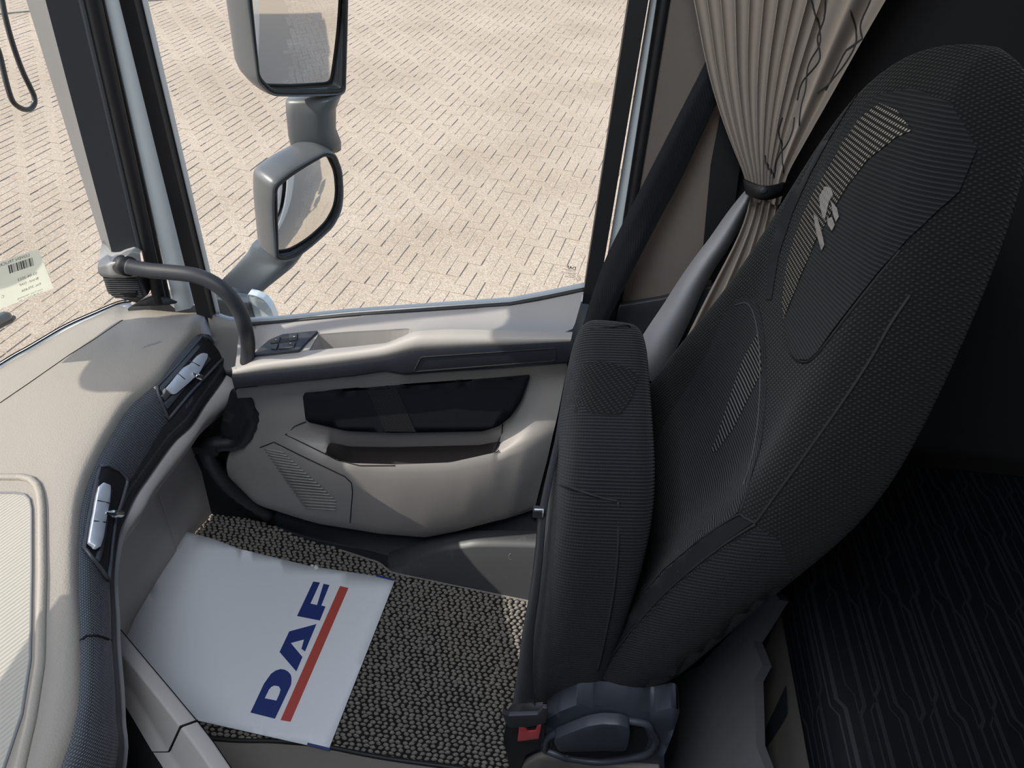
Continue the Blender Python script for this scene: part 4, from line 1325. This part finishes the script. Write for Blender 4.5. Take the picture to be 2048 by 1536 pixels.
# recliner cover, lever, pedestal
rcp = [(1092, 1441), (1115, 1425), (1158, 1408), (1185, 1409), (1304, 1424), (1347, 1415), (1360, 1421), (1350, 1455), (1337, 1491), (1327, 1513), (1330, 1545), (1320, 1640), (1040, 1640), (1036, 1550), (1050, 1516), (1087, 1500), (1088, 1470)]
rfn = lambda Y: (lambda p: at(p, Y=Y))
rcv = ppart('recliner_cover', roundpoly(rcp, 8), rfn(0.470), 'char_skylit', seat, 22, solid=0.035, bevel=0.005, label='charcoal moulded side cover')
ridge = [(1090, 1500), (1098, 1474), (1150, 1452), (1178, 1441), (1205, 1437), (1250, 1441), (1293, 1449), (1304, 1466), (1312, 1484), (1298, 1505), (1270, 1515), (1200, 1524), (1130, 1516)]
rp = smooth_line([at(p, Y=0.466) for p in ridge], 60); rp.append(rp[0])
link('cover_ridge', tube(rp, 0.0052, 8), 'char_skylit', rcv)
ppart('lever_well', roundpoly([(1101, 1500), (1106, 1479), (1150, 1459), (1180, 1448), (1255, 1448), (1286, 1456), (1298, 1480), (1286, 1503), (1200, 1517), (1130, 1510)], 5), rfn(0.4685), 'black', rcv, 20)
ppart('lever', roundpoly([(1106, 1480), (1140, 1466), (1175, 1453), (1205, 1448), (1240, 1450), (1261, 1458), (1258, 1482), (1252, 1503), (1200, 1502), (1160, 1504), (1118, 1504)], 8), rfn(0.452), 'char_skylit', seat, 16, solid=0.016, bevel=0.0045, label='charcoal recline lever')
link('pedestal', box_me(Vector((0.13, 0.72, 0.12)), (0.24, 0.36, 0.26)), 'black', seat, False)
ped = ppart('pedestal_cover', [(1036, 1550), (1048, 1530), (1070, 1518), (1094, 1511), (1150, 1523), (1240, 1534), (1320, 1540), (1320, 1640), (1030, 1640)], rfn(0.462), 'base_b', seat, 24, solid=0.02, bevel=0.004, label='beige lower seat cover')
link('cushion_strap', tube([hit((1150, 1375), SQ, 0.003), at((1165, 1392), Y=0.49), at((1160, 1415), Y=0.487)], 0.006, 8), 'black', seat)
# buckle on its stalk
bk_ = ppart('buckle', roundpoly([(1012, 1446), (1021, 1436), (1086, 1432), (1090, 1450), (1087, 1475), (1079, 1497), (1052, 1510), (1040, 1540), (1030, 1560), (1018, 1530), (1007, 1478)], 4), rfn(0.462), 'black', seat, 16, solid=0.02, bevel=0.003, label='black belt buckle with red button')
ppart('release_button', roundpoly([(1038, 1456), (1050, 1455), (1056, 1463), (1071, 1462), (1074, 1453), (1083, 1452), (1077, 1478), (1035, 1483)], 2), rfn(0.459), 'red', bk_, 8, solid=0.006, bevel=0.001, label='red release button')
ppart('buckle_slot', [(1054, 1456), (1072, 1454), (1070, 1460), (1056, 1462)], rfn(0.4605), 'black', bk_, 8)

# ================================================================== SEAT BELT
belt = thing('seat_belt', (0.05, 0.98, 0.7), 'dark grey seat belt running from the pillar across the folded cushion', 'seat belt')
bl = [(1500, -80), (1440, 60), (1403, 141), (1340, 264), (1277, 387), (1207, 527), (1159, 672), (1143, 738)]
brr = [(1560, -40), (1480, 110), (1428, 218), (1361, 360), (1318, 440), (1277, 519), (1198, 675), (1152, 742)]
Yb = [1.045, 1.035, 1.03, 1.015, 1.0, 0.975, 0.945, 0.93]
lf_, rt_ = smooth_line([at(p, Y=y_) for p, y_ in zip(bl, Yb)], 40), smooth_line([at(p, Y=y_) for p, y_ in zip(brr, Yb)], 40)
s1 = link('shoulder_strap', loft([lf_, [a.lerp(b, 0.33) + Vector((0, -0.001, 0)) for a, b in zip(lf_, rt_)], [a.lerp(b, 0.67) + Vector((0, -0.001, 0)) for a, b in zip(lf_, rt_)], rt_]), 'belt', belt)
mods(s1, solid=0.0016)
bl = [(1143, 738), (1122, 830), (1100, 920), (1078, 1020), (1070, 1100), (1058, 1190), (1044, 1270), (1034, 1350), (1026, 1400), (1019, 1434)]
brr = [(1152, 742), (1134, 830), (1112, 920), (1092, 1020), (1085, 1100), (1076, 1190), (1066, 1270), (1064, 1350), (1068, 1400), (1073, 1432)]
Yb = [0.93, 0.82, 0.70, 0.60, 0.56, 0.53, 0.515, 0.505, 0.495, 0.475]
lf_, rt_ = smooth_line([at(p, Y=y_) for p, y_ in zip(bl, Yb)], 40), smooth_line([at(p, Y=y_ - 0.012) for p, y_ in zip(brr, Yb)], 40)
s2 = link('lap_strap', loft([lf_, [a.lerp(b, 0.5) for a, b in zip(lf_, rt_)], rt_]), 'belt', belt)
mods(s2, solid=0.0016)
ppart('tongue', roundpoly([(1003, 1426), (1018, 1432), (1076, 1430), (1086, 1416), (1096, 1418), (1092, 1446), (1060, 1454), (1020, 1456), (1012, 1446)], 3), rfn(0.452), 'char', belt, 14, solid=0.006, bevel=0.0012, label='black belt tongue')
link('belt_guide', box_me(at((1077, 1024), Y=0.585), (0.014, 0.01, 0.012)), 'char', belt, False)
link('belt_guide_clip', tube([at((1069, 1019), Y=0.575), at((1086, 1019), Y=0.575), at((1086, 1033), Y=0.575)], 0.0012, 6), 'frame_light', belt)

# ================================================================== CURTAIN
cur = thing('curtain', (0.26, 1.0, 1.0), 'taupe pleated curtain gathered by a black strap behind the seat', 'curtain')
rowsd = [(-260, 1325, 1930), (-120, 1355, 1840), (0, 1384, 1770), (100, 1402, 1712), (180, 1422, 1668), (250, 1446, 1628), (300, 1466, 1600), (335, 1482, 1580), (360, 1490, 1570), (385, 1494, 1566), (405, 1497, 1560)]
NCU = 140
crow = []
for (y_, xl, xr) in rowsd:
    row = []
    sq_ = (xr - xl) / 390.0
    for j in range(NCU + 1):
        t = j / NCU
        if t < 0.66:
            ph = 2 * math.pi * 9 * (t / 0.66) ** 0.95
            o_ = math.sin(ph) * 0.011 + math.sin(ph * 0.37 + 1) * 0.004
            sh = math.cos(ph) * 7 * sq_
        else:
            q = (t - 0.66) / 0.34
            ph = 2 * math.pi * 1.6 * q
            o_ = -math.sin(ph) * 0.02 * (1 - 0.3 * q) - 0.006
            sh = 0
        amp = 0.45 + 0.55 * min(1, max(0, sq_))
        row.append(at((xl + (xr - xl) * t + sh, y_ + 6 * math.sin(t * 9)), Y=1.0 - o_ * amp - 0.02 * t))
    crow.append(row)
cu = link('gathered_cloth', loft(crow), 'curtain', cur)
mods(cu, sub=1)
CU = bvh_of(cu.data)
# printed lines on the cloth
for pl in ([(1622, 0), (1632, 30), (1640, 60), (1640, 90), (1618, 130), (1612, 180), (1604, 210), (1598, 250)], [(1700, 20), (1712, 60), (1712, 90), (1690, 130), (1660, 165), (1635, 185)], [(1650, 0), (1648, 40), (1636, 75), (1640, 120), (1605, 165), (1596, 200)],
           [(1564, 235), (1556, 260), (1560, 275), (1565, 300), (1566, 345)], [(1590, 235), (1586, 262), (1574, 290), (1552, 320), (1550, 350)], [(1740, 0), (1722, 50), (1730, 110), (1700, 160)], [(1530, 310), (1535, 330), (1545, 345), (1548, 355)]):
    link('printed_line', tube([hit(p, CU, 0.0008) for p in smooth_line([(q[0], q[1], 0) for q in pl], 40)], 0.0011, 5), 'curtain_line', cur)
# strap
tie = []
for k in range(17):
    t = k / 16
    a = math.pi * (t - 0.5)
    tie.append((1490 + 76 * t, 362 + 10 * math.cos(a) + 6 * t, 0.968 - 0.03 * math.cos(a)))
tl = [at((p[0], p[1] - 4), Y=p[2]) for p in tie]
tb = [at((p[0] + 5 * (1 - 2 * k / 16), p[1] + 24 - 2 * k / 16), Y=p[2]) for k, p in enumerate(tie)]
ts = link('tie_strap', loft([tl, [a.lerp(b, .5) + Vector((0, -.002, 0)) for a, b in zip(tl, tb)], tb]), 'black', cur, label='black tie strap')
mods(ts, solid=0.003)
c = at((1527, 381), Y=0.934)
link('snap_button', tube([c + Vector((0, 0.004, 0)), c, c + Vector((0, -0.002, 0.0006))], [0.0055, 0.0055, 0.003], 16), 'char', ts, label='round snap button')
# cloth below the strap
lowd = [(385, 1500, 1560), (420, 1496, 1556), (470, 1478, 1546), (520, 1452, 1540), (580, 1420, 1530), (650, 1385, 1510), (740, 1340, 1480), (900, 1260, 1440)]
lrow = []
for (y_, xl, xr) in lowd:
    row = []
    for j in range(61):
        t = j / 60
        o_ = math.sin(2 * math.pi * 4.5 * t + 0.5) * 0.012 * (0.5 + (y_ - 385) / 250 * 0.5)
        row.append(at((xl + (xr - xl) * t, y_), Y=1.0 - o_))
    lrow.append(row)
mods(link('lower_cloth', loft(lrow), 'curtain', cur), sub=1)
fold = [(1502, 372), (1480, 400), (1455, 435), (1425, 480), (1395, 520), (1365, 565), (1335, 615), (1300, 670), (1260, 740)]
wid = [10, 18, 24, 28, 30, 34, 40, 46, 52]
ra, rb, rc_, rd = [], [], [], []
for p, w_ in zip(fold, wid):
    ra.append(at((p[0] - w_ * 0.25, p[1] - w_ * 0.1), Y=1.02))
    rb.append(at((p[0] + w_ * 0.2, p[1] + w_ * 0.15), Y=0.985))
    rc_.append(at((p[0] + w_ * 0.75, p[1] + w_ * 0.4), Y=0.985))
    rd.append(at((p[0] + w_ * 1.15, p[1] + w_ * 0.6), Y=1.02))
lg = link('hanging_fold', loft([smooth_line(q, 30) for q in (ra, rb, rc_, rd)]), 'curtain_grey', cur, label='smooth grey lining fold')
mods(lg, sub=2)

# ================================================================== BUNK
bunk = thing('bunk_mattress', (0.8, 0.3, 0.40), 'black bunk mattress with raised zigzag lines behind the seat', 'mattress')
prof = [(0.45, 0.32), (0.427, 0.33), (0.415, 0.37), (0.418, 0.41), (0.430, 0.435), (0.455, 0.447), (0.50, 0.450), (0.7, 0.452), (1.22, 0.450)]
ys_ = [-0.7, -0.3, 0.1, 0.5, 0.9, 1.03]
link('cover', loft([[Vector((x, y_, z)) for x, z in prof] for y_ in ys_]), 'mattress', bunk)


def surf_z(s):
    # arc-length coordinate across the front edge and the top
    d = 0
    for (a, b), (c_, e_) in zip(prof, prof[1:]):
        l_ = math.hypot(c_ - a, e_ - b)
        if s <= d + l_:
            f = (s - d) / l_
            return a + (c_ - a) * f, b + (e_ - b) * f
        d += l_
    return prof[-1]


vs, fs = [], []
s = 0.03
k = 0
while s < 0.92:
    yv = -0.6 + (k % 3) * 0.07
    state = k % 2
    pts = []
    while yv < 1.0:
        o_ = 0.0 if state else 0.009
        pts.append((s + o_, yv))
        seg_ = 0.085 + 0.05 * ((k * 7 + len(pts)) % 3)
        pts.append((s + o_, min(1.025, yv + seg_)))
        yv += seg_ + 0.014
        state = 1 - state
    hw = 0.0030 if k % 2 else 0.0013
    for (a, b) in zip(pts, pts[1:]):
        i0 = len(vs)
        for (q, sgn) in ((a, -1), (a, 1), (b, 1), (b, -1)):
            x, z = surf_z(q[0] + sgn * hw)
            vs.append((x - 0.0008, q[1], z + 0.0009))
        fs.append((i0, i0 + 1, i0 + 2, i0 + 3))
    s += 0.0105 if k % 2 == 0 else 0.0165
    k += 1
link('raised_lines', mesh(vs, fs), 'mat_line', bunk, False, 'stuff', label='grey raised zigzag lines')
bb = thing('bunk_box', (0.4, 0.6, 0.0), 'grey carpeted bunk box with beige panel and dark strut under the mattress', 'box')
gfn2 = lambda p: at(p, X=0.28 + 0.10 * (p[0] - 1345) / 190)
ppart('riser', [(1300, 1380), (1400, 1330), (1545, 1180), (1560, 1200), (1506, 1282), (1525, 1330), (1508, 1362), (1512, 1490), (1530, 1536), (1540, 1640), (1290, 1640)], gfn2, 'base', bb, 30, solid=0.02, smooth=False)
ppart('front_panel', [(1490, 1180), (1600, 1140), (1640, 1640), (1500, 1640)], lambda p: at(p, X=0.440), 'base_b', bb, 30, label='beige front panel')
link('body', box_me(Vector((0.85, 0.16, 0.155)), (0.78, 1.72, 0.30)), 'base_b', bb, False)
ppart('strut', [(1572, 1370), (1575, 1427), (1522, 1512), (1514, 1492), (1552, 1412)], lambda p: at(p, X=0.434), 'char', bb, 20, label='dark diagonal strut')
ppart('notch_shade', [(1503, 1277), (1545, 1232), (1548, 1246), (1520, 1328), (1507, 1312)], lambda p: at(p, X=0.434), 'char', bb, 20, label='dark patch for the shaded notch')  # flat dark patch painted in for the shadow inside a notch

# ================================================================== OUTSIDE MIRRORS
wm = thing('wing_mirror', (-0.6, 1.25, 0.65), 'grey double wing mirror on an arm outside the passenger window', 'mirror')


def planefn(P0, n):
    def f(p):
        d = ray(p)
        return CAM + d * ((P0 - CAM).dot(n) / d.dot(n))
    return f


def mirror(nm, outline, P0, n, depth, bulge, out_px, seg_r, parent, curv, lab):
    fn = planefn(P0, n)
    ol = dens(roundpoly(outline, seg_r, 6), 9)
    c = sum(ol, Vector((0, 0))) / len(ol)

    def grow(p, k):
        d = p - c
        return p + d.normalized() * k
    rim0 = [fn(p) for p in ol]
    rows = [[q - n * 0.030 for q in rim0], [fn(grow(p, 3)) + n * 0.002 for p in ol], [fn(grow(p, out_px)) + n * 0.004 for p in ol], [fn(grow(p, out_px + 3)) - n * 0.006 for p in ol]]
    cc = sum(rows[-1], Vector()) / len(ol)
    for f, s in ((0.45, 1.0), (0.8, 0.95), (0.97, 0.82), (1.0, 0.55), (1.0, 0.02)):
        rows.append([cc + (q - cc) * s - n * depth * f for q in rows[3]])
    hs = link(nm + '_housing', clean(loft(rows, closed=True)), 'mirror_shell', parent, True, label=lab + ' mirror housing')
    mods(hs, sub=1)
    pc = fn(c)
    R_ = curv
    ds2 = min((q - pc).length_squared for q in rim0)

    def gf(p):
        q = fn(p)
        return q + n * (-0.004 - ((q - pc).length_squared - ds2) / (2 * R_))
    me = patch([Vector(p) for p in ol], gf, 8)
    # outward normals for the reflection
    link(nm + '_glass', me, 'mirror', parent, True, label=lab + ' mirror glass')
    bd = [q - n * 0.001 for q in rim0]; bd.append(bd[0])
    link(nm + '_rim', tube(bd, 0.0035, 8), 'black', parent)
    return hs


n1 = Vector((0.835, -0.545, -0.07)).normalized()
P1 = at((600, 90), Y=1.33)
mirror('main', [(478, -420), (488, -200), (501, 0), (508, 70), (517, 155), (545, 184), (600, 185), (688, 182), (690, 60), (690, -200), (684, -420)], P1, n1, 0.085, 0, 8, 14, wm, 2.2, 'upper')
n2 = Vector((0.825, -0.535, -0.20)).normalized()
P2 = at((620, 410), Y=1.33)
mirror('wide', [(552, 374), (585, 348), (620, 326), (650, 309), (668, 314), (679, 345), (680, 390), (676, 420), (660, 450), (620, 488), (590, 512), (570, 517), (555, 514), (553, 440)], P2, n2, 0.075, 0, 7, 12, wm, 0.55, 'lower')


def neck(name, secs, lab, m='mirror_shell', back=0.5):
    rows = []
    for (l, r_, Y, t) in secs:
        a, b = at(l, Y=Y), at(r_, Y=Y)
        c = (a + b) / 2
        h = (b - a) / 2
        d = Vector((0.25, 1, 0)).normalized() * t
        rows.append([c + h * math.copysign(abs(math.cos(q)) ** 0.6, math.cos(q)) + d * math.copysign(abs(math.sin(q)) ** 0.6, math.sin(q)) for q in [2 * math.pi * k / 20 for k in range(20)]])
    o = link(name, clean(loft(rows, closed=True, caps=True)), m, wm, True, label=lab)
    return o


nk = [((577, 194), (680, 191), 1.395, 0.02), ((577, 201), (676, 198), 1.395, 0.026), ((579, 225), (666, 222), 1.395, 0.028), ((583, 265), (666, 262), 1.395, 0.028), ((588, 292), (677, 288), 1.40, 0.026), ((590, 306), (680, 302), 1.405, 0.015)]
neck('neck', nk, 'grey neck between the two mirrors')
ar = [((512, 480), (606, 505), 1.36, 0.035), ((503, 497), (585, 535), 1.34, 0.034), ((478, 525), (545, 567), 1.30, 0.032), ((452, 552), (510, 596), 1.26, 0.030), ((432, 573), (484, 618), 1.22, 0.028), ((424, 585), (472, 632), 1.20, 0.022)]
neck('arm', ar, 'grey mirror arm')
b0, b1 = at((455, 590), Y=1.2), at((462, 625), Y=1.2)
link('pivot', tube([b0, b0.lerp(b1, .25), b0.lerp(b1, .27), b0.lerp(b1, .5), b0.lerp(b1, .52), b1], [0.030, 0.034, 0.031, 0.031, 0.035, 0.036], 24), 'mirror_shell', wm, label='round pivot at the foot of the arm')
ppart('foot', roundpoly([(494, 588), (512, 592), (528, 600), (541, 616), (550, 640), (556, 680), (500, 680)], 5), lambda p: at(p, Y=1.155), 'white_body', wm, 14, solid=0.02, bevel=0.006, label='pale blue-white mirror foot')
ppart('base_plate', roundpoly([(400, 600), (430, 598), (500, 606), (512, 650), (420, 650)], 6), lambda p: at(p, Y=1.15), 'mirror_shell', wm, 20, solid=0.03, bevel=0.006)

# kerb-view mirror ahead of the windscreen top (outside the frame, throws the rounded shadow on the dash)
hitp = Vector((-0.745, 0.955, 0.61))
km_c = hitp + SUN * 0.78
km = thing('front_mirror', km_c, 'rounded black front mirror outside the windscreen corner', 'mirror')
rows = []
for (f, s) in ((-0.04, 0.6), (-0.03, 0.92), (0.0, 1.0), (0.04, 0.9), (0.06, 0.5)):
    rows.append([km_c + Vector((f, 0.125 * s * math.copysign(abs(math.cos(q)) ** 0.75, math.cos(q)), 0.078 * s * math.copysign(abs(math.sin(q)) ** 0.75, math.sin(q)))) for q in [2 * math.pi * k / 24 for k in range(24)]])
mods(link('housing', clean(loft(rows, closed=True, caps=True)), 'black', km), sub=1)
link('arm', tube(smooth_line([km_c + Vector((0, 0, 0.05)), km_c + Vector((0.05, 0, 0.25)), Vector((-0.95, km_c.y, 1.55)), Vector((-0.86, km_c.y, 1.60))], 16), 0.014, 10), 'black', km)

shade = thing('dash_shade', (-0.86, -0.2, 1.46), 'added unseen blind drawn partly down over the windscreen on the driver side', 'shade')  # unseen panel added to shade the near part of the dash
mods(link('cloth', mesh([(-0.86, -1.0, 0.86), (-0.86, 0.375, 0.86), (-0.86, 0.375, 1.46), (-0.86, -1.0, 1.46)], [(0, 1, 2, 3)]), 'dark_wall', shade, False), solid=0.002)
link('hem_bar', tube([Vector((-0.86, -1.0, 0.86)), Vector((-0.86, 0.375, 0.86))], 0.008, 8), 'char', shade)

# ================================================================== THINGS AT THE WINDSCREEN
loop = thing('cable_loop', at((40, 150), X=-1.2), 'thin black looped rod hanging in front of the windscreen', 'rod')
lp = [(-25, -160), (4, 0), (12, 40), (26, 90), (44, 140), (62, 178), (68, 192), (69, 206), (62, 217), (50, 219), (36, 213), (24, 200), (14, 170), (6, 138), (-2, 105), (-20, 60), (-60, -60)]
link('rod', tube(smooth_line([at(p, X=-1.28) for p in lp], 70), 0.0058, 10), 'steel_dark', loop)
wip = thing('wiper_arm', at((5, 638), X=-1.12), 'grey wiper blade end at the left edge outside the windscreen', 'wiper')
wp = [at((-70, 672), X=-1.13), at((-30, 655), X=-1.13), at((10, 634), X=-1.13), at((17, 631), X=-1.13)]
link('blade', tube(wp, [0.012, 0.012, 0.012, 0.008], 10), 'mirror_shell', wip)
link('rubber', tube([p + Vector((0.008, 0, -0.008)) for p in wp[:3]] + [at((27, 635), X=-1.13)], 0.005, 8), 'char', wip)

stk = thing('windscreen_sticker', hit((40, 550), WBVH), 'pale cream stock label seen from behind on the windscreen', 'label')
sp = [(74, 496), (105, 575), (0, 616), (-70, 645), (-105, 558), (0, 521)]
sfn = lambda d: (lambda p: hit(p, WBVH, d))
ppart('label_sheet', sp, sfn(0.003), 'pale', stk, 24, smooth=False)
o0 = hit((74, 496), WBVH, 0.0038)
sx = (hit((-60, 543), WBVH, 0.0038) - o0).normalized()
sy0 = (hit((105, 575), WBVH, 0.0038) - o0)
sy = (sy0 - sx * sy0.dot(sx)).normalized()


def sxy(p):
    q = hit(p, WBVH, 0.0038) - o0
    return q.dot(sx), q.dot(sy)


def stext(t, p, size, bold=0.0):
    q = hit(p, WBVH, 0.0040)
    link('printing', text_me(t, size, q, sx, -sy, bold=bold), 'ink', stk, False)


stext('LOVEN TRUCKS', (56, 510), 0.0080, 0.0)
stext('03-04-2023', (71, 546), 0.0078)
stext('Brand : DAF', (74, 556), 0.0072)
stext('Km. 375.656', (79, 567), 0.0072)
stext('Loven Trucks  Venrayseweg', (82, 577), 0.0042)
stext('+31 (0) 485 74 01 17 - info', (83, 582), 0.0042)
stext('C', (6, 592), 0.0075)
bx = [(9, 529), (10.5, 530)]
x = 0.0
p0 = hit((61, 513), WBVH, 0.0039)
p1 = hit((9, 530), WBVH, 0.0039)
hgt = (hit((64, 529), WBVH, 0.0039) - p0)
tot = (p1 - p0).length
dr = (p1 - p0).normalized()
rr = random.Random(3)
while x < tot - 0.003:
    w_ = rr.choice([0.0006, 0.0010, 0.0016, 0.0024])
    a = p0 + dr * x
    b = p0 + dr * (x + w_)
    link('barcode_bar', mesh([a, b, b + hgt, a + hgt], [(0, 1, 2, 3)]), 'ink', stk, False)
    x += w_ + rr.choice([0.0006, 0.0010, 0.0014])
